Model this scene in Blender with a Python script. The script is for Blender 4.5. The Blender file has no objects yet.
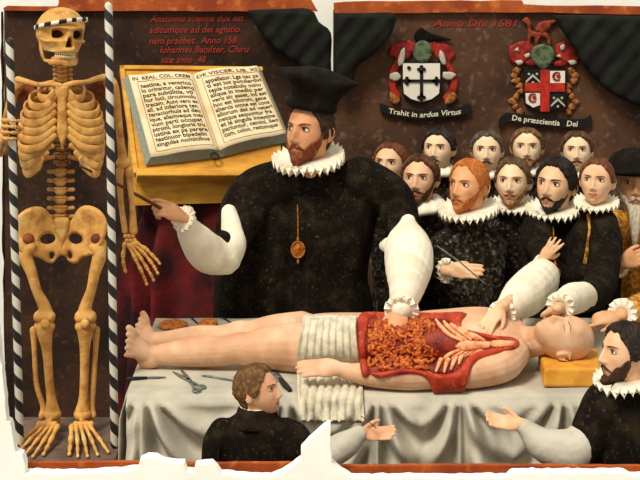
import bpy, bmesh, math, random
import numpy as np
from mathutils import Vector, Matrix, geometry
from mathutils.bvhtree import BVHTree
random.seed(7); rng = np.random.default_rng(7)
PI = math.pi
C = bpy.context.scene.collection
F, YH, H = 1608.0, -100.0, 2.79          # focal length in pixels, horizon row, eye height
def P(px, py, d):                          # the point at distance d seen at a pixel of the photograph
    return np.array([(px-320)/F*d, d, H-(py-YH)/F*d])
def A(*v): return np.array(v, float)
def unit(v): v = np.asarray(v, float); return v/(np.linalg.norm(v)+1e-12)
def sm(a, b, x): t = np.clip((x-a)/(b-a), 0, 1); return t*t*(3-2*t)
def lin(c):
    if isinstance(c, str): c = [int(c[i:i+2], 16) for i in (0, 2, 4)]
    return tuple(((v/255+.055)/1.055)**2.4 if v/255 > .04045 else v/255/12.92 for v in c)+(1,)
# ---------------------------------------------------------------- materials
def mat(name, col, rough=.7, col2=None, scale=8, lo=.45, hi=.6, bump=0, bscale=60, det=6, stretch=None, col3=None, s3=40, lo3=.6, hi3=.7, spec=.25):
    m = bpy.data.materials.new(name); m.use_nodes = True
    nt = m.node_tree; b = nt.nodes['Principled BSDF']; L = nt.links.new
    b.inputs['Base Color'].default_value = lin(col); b.inputs['Roughness'].default_value = rough
    b.inputs['Specular IOR Level'].default_value = spec
    tc = nt.nodes.new('ShaderNodeTexCoord'); mp = nt.nodes.new('ShaderNodeMapping')
    L(tc.outputs['Object'], mp.inputs['Vector'])
    if stretch: mp.inputs['Scale'].default_value = stretch
    def noise(s, d):
        n = nt.nodes.new('ShaderNodeTexNoise'); n.inputs['Scale'].default_value = s; n.inputs['Detail'].default_value = d
        L(mp.outputs['Vector'], n.inputs['Vector']); return n
    src = None
    for (c, s, l, h) in ((col2, scale, lo, hi), (col3, s3, lo3, hi3)):
        if c is None: continue
        n = noise(s, det); r = nt.nodes.new('ShaderNodeMapRange')
        r.inputs['From Min'].default_value = l; r.inputs['From Max'].default_value = h
        L(n.outputs['Fac'], r.inputs['Value'])
        mx = nt.nodes.new('ShaderNodeMix'); mx.data_type = 'RGBA'
        L(r.outputs['Result'], mx.inputs['Factor'])
        if src is None: mx.inputs['A'].default_value = lin(col)
        else: L(src, mx.inputs['A'])
        mx.inputs['B'].default_value = lin(c); src = mx.outputs['Result']
    if src is not None: L(src, b.inputs['Base Color'])
    if bump:
        n = noise(bscale, 4); bp = nt.nodes.new('ShaderNodeBump')
        bp.inputs['Strength'].default_value = bump; bp.inputs['Distance'].default_value = .01
        L(n.outputs['Fac'], bp.inputs['Height']); L(bp.outputs['Normal'], b.inputs['Normal'])
    return m
def stripe_mat(name, ca, cb, freq, twist):   # spiral stripes: angle about z plus height
    m = bpy.data.materials.new(name); m.use_nodes = True
    nt = m.node_tree; b = nt.nodes['Principled BSDF']; L = nt.links.new; b.inputs['Roughness'].default_value = .6
    tc = nt.nodes.new('ShaderNodeTexCoord'); sp = nt.nodes.new('ShaderNodeSeparateXYZ'); L(tc.outputs['Object'], sp.inputs[0])
    def mth(op, a, bb=None):
        n = nt.nodes.new('ShaderNodeMath'); n.operation = op
        for i, v in enumerate((a, bb)):
            if v is None: continue
            if isinstance(v, (int, float)): n.inputs[i].default_value = v
            else: L(v, n.inputs[i])
        return n.outputs[0]
    ang = mth('ARCTAN2', sp.outputs['Y'], sp.outputs['X'])
    v = mth('ADD', mth('MULTIPLY', sp.outputs['Z'], freq), mth('MULTIPLY', ang, twist/(2*PI)))
    s = mth('GREATER_THAN', mth('FRACT', v), .5)
    mx = nt.nodes.new('ShaderNodeMix'); mx.data_type = 'RGBA'
    mx.inputs['A'].default_value = lin(ca); mx.inputs['B'].default_value = lin(cb)
    L(s, mx.inputs['Factor']); L(mx.outputs['Result'], b.inputs['Base Color']); return m
M = {}
def setup_mats():
    M['wall'] = mat('brown plaster', '5c3d27', .9, '38241a', 2.6, .40, .62, .3, 40, col3='7d6853', s3=26, lo3=.56, hi3=.86)
    M['wall_dark'] = mat('dark brown plaster', '432b1c', .9, '22150e', 3.0, .40, .62, .3, 40, col3='64492f', s3=30, lo3=.58, hi3=.88)
    M['white'] = mat('white plaster', 'fffef2', .95, 'fbf8e8', 4, .5, .7, .1, 30)
    M['floor'] = mat('dark floorboards', '33241a', .8, '241810', 5, .4, .6, stretch=(6, .6, 1))
    M['trim'] = mat('red ochre trim', 'ad5220', .75, '8a3a18', 6, .4, .65, .3, 50, col3='c06a2c', s3=20, lo3=.55, hi3=.7)
    M['plinth'] = mat('grey brown plinth', '6b5748', .9, '54443a', 14, .4, .62, .2, 60)
    M['curtain'] = mat('black green curtain', '100f0a', .9, '1b2212', 7, .5, .68, .15, 40)
    M['bone'] = mat('old bone', 'd09a4e', .55, 'a46c30', 20, .45, .7, .3, 70, col3='e0b66e', s3=12, lo3=.55, hi3=.7)
    M['bone_dark'] = mat('darker bone', 'a97a3a', .6, '7d5222', 26, .42, .66, .25, 70)  # darker bone tone for the vertebrae inside the ribcage
    M['tooth'] = mat('teeth', 'd9bf84', .4)
    M['socket'] = mat('painted socket shade', '3a2212', .9)  # shade of the skull's hollows put in as a dark colour
    M['cartilage'] = mat('red brown cartilage', '8a4a24', .7, '63311a', 30, .4, .6, .2, 60)
    M['pole'] = stripe_mat('black and white spiral paint', 'cdc7b4', '15120f', 11.5, 1)
    M['band'] = stripe_mat('black and white twisted band', 'e6dec8', '15120f', 0, 14)
    M['gown'] = mat('black gown cloth', '140f0a', .95, '2a2216', 16, .48, .7, .35, 45, col3='544c38', s3=80, lo3=.6, hi3=.84, spec=.08)
    M['gown2'] = mat('worn black brown cloth', '1a150f', .95, '3a3226', 30, .45, .66, .35, 45, col3='7e796a', s3=60, lo3=.54, hi3=.80, spec=.08)
    M['hat'] = mat('black hat felt', '120e0a', .9, '221b13', 18, .5, .7, .3, 60, spec=.1)
    M['gold'] = mat('gold brocade', 'c98a26', .6, '8a5416', 45, .42, .58, .4, 60, col3='e5b452', s3=60, lo3=.58, hi3=.7)
    M['goldmetal'] = mat('old gold', 'b06a1e', .4, '80440f', 60, .4, .6, .3, 90)
    M['linen'] = mat('white linen', 'ebe0c8', .85, 'ddd0b4', 9, .45, .65, .25, 40)
    M['ruff'] = mat('starched ruff linen', 'efe6d0', .8, 'e0d4b8', 20, .45, .65)
    M['greylinen'] = mat('grey white linen', 'bdb6a4', .85, 'aaa592', 10, .42, .62, .3, 40)
    M['cloth'] = mat('grey blue table linen', 'c0b7a2', .9, 'a5a08f', 6, .4, .65, .2, 60)
    M['drape'] = mat('off white hip cloth', 'd5cbb2', .85, 'b9ae92', 24, .42, .65, .4, 60)
    M['red'] = mat('dark red drapery', '641411', .85, '260908', 5, .4, .62, .3, 40)
    M['lectern'] = mat('honey yellow wood', 'd29a35', .55, 'b87a22', 7, .4, .65, .3, 40, stretch=(1, 1, 4))
    M['paper'] = mat('cream pages', 'decba2', .85, 'cfb88a', 10, .45, .65)
    M['edge'] = mat('grey page edges', '8d9483', .9, '6c7668', 60, .45, .6, stretch=(1, 1, 12))
    M['ink'] = mat('black ink', '1b140e', .8)
    M['redink'] = mat('red lettering', '9a3326', .8)
    M['redline'] = mat('red ruling', '9a5a38', .8)
    M['cream'] = mat('cream lettering', 'e2d6b4', .8)
    M['sclera'] = mat('eye white', 'e6dac4', .35)
    M['iris'] = mat('brown iris', '3a2415', .25)
    M['lash'] = mat('lash line', '3b2314', .7)
    M['lidc'] = mat('eyelid fold', 'a8704c', .6)
    M['steel'] = mat('dull steel', '7f857a', .35, '5c625a', 30, .4, .6); M['steel'].node_tree.nodes['Principled BSDF'].inputs['Metallic'].default_value = .3
    M['handle'] = mat('black handle', '17140f', .5)
    M['wood'] = mat('red brown wand', '6e3a26', .55, '4d2417', 30, .4, .6)
    M['sponge'] = mat('orange sponge', 'cf7c36', .95, 'a8551c', 60, .42, .6, .6, 90)
    M['pillow'] = mat('ochre yellow block', 'd89a35', .7, 'c5832a', 12, .42, .64, .25, 50)
    M['flesh'] = mat('open red flesh', 'b33a1c', .5, '8c2412', 18, .42, .62, .35, 60, col3='c9552c', s3=40, lo3=.56, hi3=.7)
    M['cavity'] = mat('dark red cavity', '8a2a15', .5, '5c160c', 22, .42, .62, .4, 60)
    M['bowel'] = mat('orange bowels', 'bd6322', .5, '963616', 45, .42, .58, .3, 70, col3='d98a3a', s3=70, lo3=.56, hi3=.68)
    M['ribpale'] = mat('pale pink rib', 'e6a878', .5, 'cf7a50', 40, .45, .62, .2, 60)
    M['corpse'] = mat('pallid pink skin', 'd3a57f', .6, 'c18e69', 9, .42, .66, .12, 70, col3='dfba98', s3=6, lo3=.5, hi3=.68)
    M['shield_white'] = mat('white shield paint', 'e2dac6', .6); M['black'] = mat('black paint', '15130f', .6)
    M['shield_red'] = mat('red shield paint', 'bd2c1c', .6, '9b2016', 30, .45, .62)
    M['mantle'] = mat('red mantling paint', 'a3281c', .65, '6d1912', 30, .42, .6)
    M['green'] = mat('green grey paint', '5d6a48', .65, '3a4530', 40, .42, .6)
    M['ochre'] = mat('ochre paint', 'a5662a', .65, '6e3d18', 50, .42, .6)
    M['silver'] = mat('silver grey paint', 'b5ad98', .6)
    M['dragon'] = mat('rust red paint', '8e3c20', .65, '6a2614', 50, .42, .6)
    M['lip'] = mat('lips', 'b5694a', .5)
SK = {}
def skin(col, var):
    if (col, var) not in SK: SK[(col, var)] = mat('skin', col, .55, var, 14, .45, .68, .08, 80)
    return SK[(col, var)]
HM = {}
def hairmat(col, hi):
    if (col, hi) not in HM: HM[(col, hi)] = mat('hair', col, .6, hi, 60, .46, .66, .6, 110)
    return HM[(col, hi)]
# ---------------------------------------------------------------- mesh tools
class MB:
    def __init__(s): s.V = []; s.F = []; s.I = []; s.n = 0
    def add(s, V, Fc, mi=0):
        V = np.asarray(V, float); s.V.append(V); s.F += [tuple(int(i)+s.n for i in f) for f in Fc]; s.I += [mi]*len(Fc); s.n += len(V); return s
    def join(s, o):
        if o.n: s.V.append(np.concatenate(o.V)); s.F += [tuple(i+s.n for i in f) for f in o.F]; s.I += o.I; s.n += o.n
        return s
    def arr(s): return np.concatenate(s.V)
    def xf(s, fn): s.V = [fn(s.arr())]; return s
def grid_faces(nr, nc, closed=True):
    f = []
    for i in range(nr-1):
        for j in range(nc if closed else nc-1):
            k = (j+1) % nc; f.append((i*nc+j, i*nc+k, (i+1)*nc+k, (i+1)*nc+j))
    return f
def cr(pts, m=6):                          # smooth curve through points (any row length)
    p = np.asarray(pts, float)
    if len(p) < 3: 
        t = np.linspace(0, 1, m+1)[:, None]; return p[0]*(1-t)+p[-1]*t
    q = np.vstack([2*p[0]-p[1], p, 2*p[-1]-p[-2]]); out = []
    for i in range(1, len(q)-2):
        for t in np.arange(m)/m:
            a, b, c, d = q[i-1], q[i], q[i+1], q[i+2]
            out.append(.5*((2*b)+(c-a)*t+(2*a-5*b+4*c-d)*t*t+(3*b-a-3*c+d)*t**3))
    out.append(p[-1]); return np.array(out)
def tube(pts, rad, n=12, m=0, up=None, cap=True):   # tapered round (or flattened) limb along a path with rounded ends
    p = np.asarray(pts, float); r = np.asarray(rad, float)
    if r.ndim == 0: r = np.full(len(p), float(r))
    if r.ndim == 1: r = np.stack([r, r], 1)
    if len(r) != len(p): r = np.stack([np.interp(np.linspace(0, 1, len(p)), np.linspace(0, 1, len(r)), r[:, i]) for i in (0, 1)], 1)
    if m: q = cr(np.hstack([p, r]), m); p, r = q[:, :3], np.maximum(q[:, 3:], 1e-4)
    T = np.gradient(p, axis=0); T /= np.linalg.norm(T, axis=1)[:, None]+1e-12
    u0 = np.asarray(up, float) if up is not None else (A(0, 0, 1) if abs(T[0][2]) < .9 else A(1, 0, 0))
    N = []; nrm = unit(u0-T[0]*np.dot(u0, T[0]))
    for t in T:
        if up is not None: nrm = unit(u0-t*np.dot(u0, t))
        else: nrm = unit(nrm-t*np.dot(nrm, t))
        N.append(nrm)
    N = np.array(N); B = np.cross(T, N)
    if cap:
        ks = (math.cos(1.2), math.cos(.6)); hs = (math.sin(1.2), math.sin(.6))
        a0 = [p[0]-T[0]*r[0].min()*h for h in hs]; a1 = [p[-1]+T[-1]*r[-1].min()*h for h in hs[::-1]]
        p = np.vstack([a0, p, a1]); r = np.vstack([[r[0]*k for k in ks], r, [r[-1]*k for k in ks[::-1]]])
        N = np.vstack([[N[0]]*2, N, [N[-1]]*2]); B = np.vstack([[B[0]]*2, B, [B[-1]]*2])
    a = np.linspace(0, 2*PI, n, endpoint=False)
    V = (p[:, None]+N[:, None]*(r[:, 0, None]*np.cos(a))[..., None]+B[:, None]*(r[:, 1, None]*np.sin(a))[..., None]).reshape(-1, 3)
    f = grid_faces(len(p), n); f.append(tuple(range(n))[::-1]); f.append(tuple((len(p)-1)*n+i for i in range(n)))
    return V, f
def ell(c, r, n=16, R=None):
    th = np.linspace(0, 2*PI, n, endpoint=False); ph = np.linspace(-PI/2+.08, PI/2-.08, max(6, n//2+1))
    V = np.array([[math.cos(p)*math.cos(t), math.cos(p)*math.sin(t), math.sin(p)] for p in ph for t in th])*np.asarray(r, float)
    if R is not None: V = V @ np.asarray(R).T
    f = grid_faces(len(ph), n); f.append(tuple(range(n))[::-1]); f.append(tuple((len(ph)-1)*n+i for i in range(n)))
    return V+np.asarray(c, float), f
def loft(secs, n=24, e=2.2, m=0):           # secs: rows cx cy cz  rx ry   horizontal rings
    s = np.asarray(secs, float)
    if m: s = cr(s, m)
    a = np.linspace(0, 2*PI, n, endpoint=False)
    ca, sa = np.cos(a), np.sin(a); ca = np.sign(ca)*np.abs(ca)**(2/e); sa = np.sign(sa)*np.abs(sa)**(2/e)
    V = np.stack([s[:, 0, None]+s[:, 3, None]*ca, s[:, 1, None]+s[:, 4, None]*sa, np.repeat(s[:, 2, None], n, 1)], -1).reshape(-1, 3)
    f = grid_faces(len(s), n); f.append(tuple(range(n))[::-1]); f.append(tuple((len(s)-1)*n+i for i in range(n)))
    return V, f
def box(lo, hi):
    x0, y0, z0 = lo; x1, y1, z1 = hi
    V = [(x, y, z) for z in (z0, z1) for y in (y0, y1) for x in (x0, x1)]
    return V, [(0, 2, 3, 1), (4, 5, 7, 6), (0, 1, 5, 4), (2, 6, 7, 3), (0, 4, 6, 2), (1, 3, 7, 5)]
def hexa(a, b):                             # solid between two quads
    return list(a)+list(b), [(3, 2, 1, 0), (4, 5, 6, 7)]+[(i, (i+1) % 4, (i+1) % 4+4, i+4) for i in range(4)]
def rot(axis, deg): return np.array(Matrix.Rotation(math.radians(deg), 3, axis))
def segdist(pt, poly):
    a = poly; b = np.roll(poly, -1, 0); ab = b-a
    t = np.clip(((pt[:, None]-a)*ab).sum(-1)/((ab*ab).sum(-1)+1e-9), 0, 1)
    return np.linalg.norm(pt[:, None]-(a+t[..., None]*ab), axis=-1).min(1)
def inside(pt, poly):
    x, y = pt[:, 0, None], pt[:, 1, None]; a = poly; b = np.roll(poly, -1, 0)
    c = ((a[:, 1] > y) != (b[:, 1] > y)) & (x < (b[:, 0]-a[:, 0])*(y-a[:, 1])/(b[:, 1]-a[:, 1]+1e-12)+a[:, 0])
    return c.sum(1) % 2 == 1
def cdt(polys, step):
    pts = []; edges = []; k = 0
    for p in polys:
        p = np.asarray(p, float); pts += [Vector(q) for q in p]; edges += [(k+i, k+(i+1) % len(p)) for i in range(len(p))]; k += len(p)
    P0 = np.asarray(polys[0], float); lo, hi = P0.min(0), P0.max(0)
    g = np.array([(x+(step/2 if j % 2 else 0), y) for j, y in enumerate(np.arange(lo[1]+step/2, hi[1], step*.87)) for x in np.arange(lo[0], hi[0], step)]).reshape(-1, 2)
    if len(g):
        ok = inside(g, P0); D = segdist(g, P0)
        for hl in polys[1:]: hl = np.asarray(hl, float); ok &= ~inside(g, hl); D = np.minimum(D, segdist(g, hl))
        pts += [Vector(q) for q in g[ok & (D > step*.45)]]
    r = geometry.delaunay_2d_cdt(pts, edges, [], 1, 1e-5)
    V = np.array([tuple(v) for v in r[0]]); Fc = [tuple(f) for f in r[2]]
    ctr = np.array([V[list(f)].mean(0) for f in Fc]); okf = inside(ctr, P0)
    for hl in polys[1:]: okf &= ~inside(ctr, np.asarray(hl, float))
    Fc = [f for f, q in zip(Fc, okf) if q]; used = sorted({i for f in Fc for i in f}); mp = {j: i for i, j in enumerate(used)}; V = V[used]; Fc = [tuple(mp[i] for i in f) for f in Fc]
    D = np.min([segdist(V, np.asarray(p, float)) for p in polys], 0)
    return V, Fc, D
def close_sheet(front, back, Fc, D, eps=1e-6):   # weld a front and a back sheet along the outline
    n = len(front); bd = {}
    for f in Fc:
        for i in range(len(f)): e = (f[i], f[(i+1) % len(f)]); bd[e] = 1
    fr = list(Fc)+[tuple(i+n for i in f[::-1]) for f in Fc]
    for (a, b) in bd:
        if (b, a) not in bd: fr.append((b, a, a+n, b+n))
    return np.vstack([front, back]), fr
def inflate(polys, d, step=2.5, k=.5, tmax=6, rim=.6, bend=None):
    """solid with rounded edges from an outline measured in photo pixels, built at distance d; thickness in pixels"""
    polys = [cr(np.vstack([p, p[:1]]), 3)[:-1] if len(p) > 3 else np.asarray(p, float) for p in polys]
    V, Fc, D = cdt(polys, step); t = rim+np.sqrt(np.clip(2*D*tmax*k*2, 0, None)); t = np.minimum(t, tmax)*d/F
    dd = d+(bend(V[:, 0], V[:, 1]) if bend else 0)*np.ones(len(V))
    X = np.stack([(V[:, 0]-320)/F*d, dd, H-(V[:, 1]-YH)/F*d], 1)
    fr = X.copy(); fr[:, 1] -= t; bk = X.copy(); bk[:, 1] += t
    return close_sheet(fr, bk, Fc, D)
def slab(polys, d, th, step=999):           # flat board cut to an outline, front face at distance d
    V, Fc, D = cdt([np.asarray(p, float) for p in polys], step)
    X = np.stack([(V[:, 0]-320)/F*d, np.full(len(V), d), H-(V[:, 1]-YH)/F*d], 1); Y = X.copy(); Y[:, 1] += th
    return close_sheet(X, Y, Fc, D)
# ---------------------------------------------------------------- objects
W = {}
def obj(name, mb, mats, parent=None, smooth=True, origin=None):
    if isinstance(mb, tuple): t = MB(); t.add(*mb); mb = t
    V = mb.arr()
    if parent is not None: o0 = W[parent.name]
    elif origin is not None: o0 = np.asarray(origin, float)
    else: lo, hi = V.min(0), V.max(0); o0 = A((lo[0]+hi[0])/2, (lo[1]+hi[1])/2, lo[2])
    me = bpy.data.meshes.new(name); me.from_pydata([tuple(v) for v in (V-o0)], [], mb.F)
    for m in (mats if isinstance(mats, (list, tuple)) else [mats]): me.materials.append(m)
    me.polygons.foreach_set('material_index', mb.I)
    if smooth: me.polygons.foreach_set('use_smooth', [True]*len(mb.F))
    bm = bmesh.new(); bm.from_mesh(me); bmesh.ops.recalc_face_normals(bm, faces=bm.faces); bm.to_mesh(me); bm.free()
    me.update(); o = bpy.data.objects.new(name, me); C.objects.link(o)
    if parent is not None: o.parent = parent
    else: o.location = o0
    W[o.name] = o0; return o
def tag(o, label=None, cat=None, group=None, kind=None):
    for k, v in (('label', label), ('category', cat), ('group', group), ('kind', kind)):
        if v: o[k] = v
    return o
def thing(name, label, cat, loc, group=None):
    o = bpy.data.objects.new(name, None); C.objects.link(o); o.location = loc; o.empty_display_size = .1
    W[o.name] = np.asarray(loc, float); return tag(o, label, cat, group)
def struct(name, mb, m, smooth=False): return tag(obj(name, mb, m, smooth=smooth), kind='structure')
def sharp(o, ang=35):
    me = o.data; me.polygons.foreach_set('use_smooth', [True]*len(me.polygons)); me.set_sharp_from_angle(angle=math.radians(ang)); return o
def remesh(mb, vox, it=2, fac=.5):
    me = bpy.data.meshes.new('t'); me.from_pydata([tuple(v) for v in mb.arr()], [], mb.F); 
    bm = bmesh.new(); bm.from_mesh(me); bmesh.ops.recalc_face_normals(bm, faces=bm.faces); bm.to_mesh(me); bm.free()
    o = bpy.data.objects.new('t', me); C.objects.link(o)
    r = o.modifiers.new('r', 'REMESH'); r.mode = 'VOXEL'; r.voxel_size = vox
    if it: s = o.modifiers.new('s', 'SMOOTH'); s.iterations = it; s.factor = fac
    dg = bpy.context.evaluated_depsgraph_get(); e = o.evaluated_get(dg).to_mesh()
    V = np.empty(len(e.vertices)*3); e.vertices.foreach_get('co', V); Fc = [tuple(p.vertices) for p in e.polygons]
    o.evaluated_get(dg).to_mesh_clear(); bpy.data.objects.remove(o); bpy.data.meshes.remove(me)
    out = MB(); out.add(V.reshape(-1, 3), Fc); return out
def bvh(mb): return BVHTree.FromPolygons([tuple(v) for v in mb.arr()], mb.F)
def ray_px(tree, px, py):                   # where the line of sight through a photo pixel meets a surface
    dr = unit(A((px-320)/F, 1, -(py-YH)/F)); h = tree.ray_cast(Vector((0, 0, H)), Vector(dr))
    return (None, None) if h[0] is None else (np.array(h[0]), np.array(h[1]))
def text(s, width=None, height=None, shear=0, bold=0, align='LEFT'):
    cu = bpy.data.curves.new('t', 'FONT'); cu.body = s; cu.size = 1; cu.shear = shear; cu.offset = bold; cu.align_x = align; cu.resolution_u = 2
    o = bpy.data.objects.new('t', cu); C.objects.link(o)
    dg = bpy.context.evaluated_depsgraph_get(); e = o.evaluated_get(dg).to_mesh()
    V = np.array([tuple(v.co) for v in e.vertices]); Fc = [tuple(p.vertices) for p in e.polygons]
    o.evaluated_get(dg).to_mesh_clear(); bpy.data.objects.remove(o); bpy.data.curves.remove(cu)
    sx = width/(V[:, 0].max()-V[:, 0].min()) if width else None
    sy = height if height else sx
    V[:, 0] = (V[:, 0]-(V[:, 0].min() if width else 0))*(sx or sy); V[:, 1] *= sy
    return V[:, :2], Fc
def text_on(mb, s, O, U, Vv, width=None, height=None, th=.0012, **k):   # letters lying on a plane: O start, U along, Vv up
    V, Fc = text(s, width, height, **k); U = unit(U); Vv = unit(Vv); N = unit(np.cross(U, Vv))
    X = np.asarray(O)+V[:, :1]*U+V[:, 1:2]*Vv
    mb.add(*close_sheet(X+N*th, X-N*th*.5, Fc, None))
# ---------------------------------------------------------------- people
def head_dirs(na=120, ne=100):
    s = np.linspace(-1, 1, na, endpoint=False); th = PI*(.5*s+.5*s**3)
    ph = np.linspace(-PI/2+.03, PI/2-.03, ne)
    return np.meshgrid(th, ph)
def g(x, c, s): return np.exp(-((x-c)/s)**2)
def head_surface(th, ph, nose=1., jaw=1., features=True):
    """skull-sized head, 0.235 m high, face towards -y, eyes at z = 0"""
    sp, cp = np.sin(ph), np.cos(ph)
    low = sp < 0; fr = np.cos(th) > 0
    pz = np.where(low, np.where(fr, 2+1.4*np.cos(th), 2), 2.15)
    rad = (1-np.abs(sp)**pz).clip(0)**(1/pz)
    x = .077*np.sin(th)*rad; y = -.098*np.cos(th)*rad; z = .117*sp
    t = np.clip(-z/.117, 0, 1)
    x = x*(1-(.40*jaw)*t**1.7); y = np.where(y < 0, y*(1-.10*t), y*(1.05-.5*t))
    y = y-.010*t*(y < .02)
    if features:
        f = sm(.15, .55, np.cos(th)*np.cos(ph)*1.0) if False else sm(-.01, -.05, y)
        ax = np.abs(x); dy = np.zeros_like(x)
        prof = np.interp(z, [-.060, -.052, -.046, -.038, -.02, 0, .012, .022, .03], [0, .004, .018, .025, .018, .010, .006, .003, 0])
        dy += nose*prof*np.exp(-(x/np.interp(z, [-.05, -.03, .02], [.0125, .010, .0095]))**2)
        dy += .008*nose*g(ax, .0135, .006)*g(z, -.044, .006)
        dy += -.0085*g(ax, .031, .017)*g(z, .003, .011)
        dy += .0045*np.exp(-(ax/.05)**4)*g(z, .023, .008)
        dy += .004*g(ax, .044, .018)*g(z, -.030, .018)
        dy += .0055*g(x, 0, .020)*g(z, -.0655, .0048)+.0065*g(x, 0, .017)*g(z, -.0775, .0048)-.004*g(x, 0, .024)*g(z, -.0715, .0022)
        dy += -.003*g(x, 0, .022)*g(z, -.088, .005)+.006*g(x, 0, .017)*g(z, -.103, .011)
        y = y-dy*f
    return x, y, z
TH, PH = head_dirs()
HF = grid_faces(TH.shape[0], TH.shape[1])+[tuple(range(TH.shape[1]))[::-1], tuple((TH.shape[0]-1)*TH.shape[1]+i for i in range(TH.shape[1]))]
def head_mesh(**k):
    x, y, z = head_surface(TH, PH, **k); return np.stack([x, y, z], -1).reshape(-1, 3)
def vnoise(X, s, seed=0):                    # cheap smooth noise
    r = np.random.default_rng(seed); o = np.zeros(len(X))
    for i in range(6):
        k = r.normal(size=3)*s; o += np.sin(X@k+r.uniform(0, 6.28))
    return o/6
def shell(off, **k):
    """skin-following layer: off(th, x, y, z) gives height above the head, negative = buried"""
    X = head_mesh(**k); base = np.stack(head_surface(TH, PH, features=False), -1).reshape(-1, 3)
    th = TH.reshape(-1); h = off(th, X[:, 0], X[:, 1], X[:, 2]); c = A(0, .01, -.005)
    n = base-c; n /= np.linalg.norm(n, axis=1)[:, None]
    V = X+n*h[:, None]; keep = h > -.0085
    Fc = [f for f in HF if all(keep[i] for i in f) and len(f) == 4]
    used = sorted({i for f in Fc for i in f}); mp = {j: i for i, j in enumerate(used)}
    V2 = V[used]; f2 = [tuple(mp[i] for i in f) for f in Fc]
    B = (X-n*.011)[used]
    return close_sheet(V2, B, f2, None)
def hair_off(front=.084, side=-.012, back=-.075, thick=.012, rough=.004, seed=1, temple=.055, part=0.):
    def off(th, x, y, z):
        a = np.abs(th)
        line = np.interp(a, [0, .45, .8, 1.05, 1.25, 1.5, 1.75, 2.2, PI], [front, front+.002, temple+.006, temple-.02, side, side-.005, side+.02, back, back])
        line = line+.0022*np.sin(th*9+seed)+.0014*np.sin(th*23+seed*2)
        t = sm(-.004, .010, z-line)
        X = np.stack([x, y, z], 1)
        h = thick*(1+.25*sm(.03, .1, z))+rough*vnoise(X, 90, seed)+rough*.8*np.sin(th*26+z*120+2*vnoise(X, 40, seed+3))
        return t*np.maximum(h, .004)-.0105*(1-t)
    return off
def beard_off(top=-.090, side=-.005, thick=.010, chin=.0, rough=.003, seed=2, full=True, wid=1.35):
    def off(th, x, y, z):
        a = np.abs(th)
        line = np.interp(a, [0, .3, .48, .62, .9, 1.15, wid, wid+.25], [top, top, top+.004, top+.028, top+.045, side-.02, side, -.2]) if full else np.interp(a, [0, .25, .45, .6], [top, top-.004, top-.02, -.3])
        line = line+.003*np.sin(th*19+seed)
        t = sm(-.005, .007, line-z)*sm(wid+.3, wid, a)
        X = np.stack([x, y, z], 1)
        h = thick*(.35+.65*sm(.9, .1, a))+rough*vnoise(X, 110, seed)+rough*.7*np.sin(th*40+vnoise(X, 60, seed)*2)+chin*g(th, 0, .45)*sm(-.08, -.112, z)
        return t*np.maximum(h, .002)-.0105*(1-t)
    return off
def on_face(tree, x, z, out=0.):
    h = tree.ray_cast(Vector((x, -1, z)), Vector((0, 1, 0)))
    return np.array(h[0])+A(0, -out, 0)
def eye_mesh(tree, sx, gaze=0., closed=False, lid=.0082):
    """almond eye with white, iris, pupil and dark upper lid line"""
    mb = MB(); c = on_face(tree, sx*.031, .001); R = rot('Z', sx*14)
    hw, hh, dp = .0168, lid, .0060
    if not closed:
        nu, nv = 29, 15; V = []; I = []
        for j in range(nv):
            for i in range(nu):
                u = -1+2*i/(nu-1); w = -1+2*j/(nv-1)
                top = (1-abs(u)**2.2)**.8; x = hw*u; z = hh*w*max(top, .02)*(1.05 if w > 0 else .75)
                V.append((x, -dp*(1-u*u*.9)*(1-.35*w*w), z))
        Fc = grid_faces(nv, nu, False)
        for f in Fc:
            m = np.mean([V[i] for i in f], 0); r = math.hypot(m[0]-gaze*.006, m[2]-.0006)
            I.append(2 if r < .0028 else 1 if r < .0064 else 0)
        V = np.array(V)@R.T+c+A(0, .001, 0)
        Bk = np.array(V)+A(0, .006, 0); n = len(V)
        X, fr = close_sheet(V, Bk, Fc, None)
        mb.V.append(X); mb.F += fr; mb.I += I+I+[0]*(len(fr)-2*len(I)); mb.n += len(X)
    u = np.linspace(-1.06, 1.06, 13)
    top = np.stack([hw*u, -dp*(1-u*u*.8)-.0012, hh*np.clip(1-np.abs(u)**2.2, 0, 1)**.8*(1.05 if not closed else -.35)+.0006], 1)@R.T+c
    mb.add(*tube(top, np.interp(np.abs(u), [0, 1], [.0019, .001]), 8), 3)
    bot = np.stack([hw*u, -dp*(1-u*u*.8)-.0004, -hh*.78*np.clip(1-np.abs(u)**2.2, 0, 1)**.8-.0006], 1)@R.T+c
    if not closed: mb.add(*tube(bot, .0010, 6), 4)
    crease = np.stack([hw*1.1*u, -dp*(1-u*u*.9)+.0012, hh*1.75*np.clip(1-np.abs(u)**2.2, 0, 1)**.7+.001], 1)@R.T+c
    if not closed: mb.add(*tube(crease, np.interp(np.abs(u), [0, 1], [.0012, .0005]), 6), 4)
    return mb
def brow_mesh(tree, sx, lift=0., th=.0032, ang=0.):
    xs = np.linspace(.0135, .050, 9)
    pts = [on_face(tree, sx*x, .0175+lift+ang*(x-.03)+.006*math.sin((x-.0135)/.0365*PI*.75), .0005) for x in xs]
    return tube(pts, np.stack([np.interp(xs, [.0135, .022, .05], [th*.7, th, th*.35]), np.full(9, .0018)], 1), 8, 2, up=(0, 0, 1))
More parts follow.
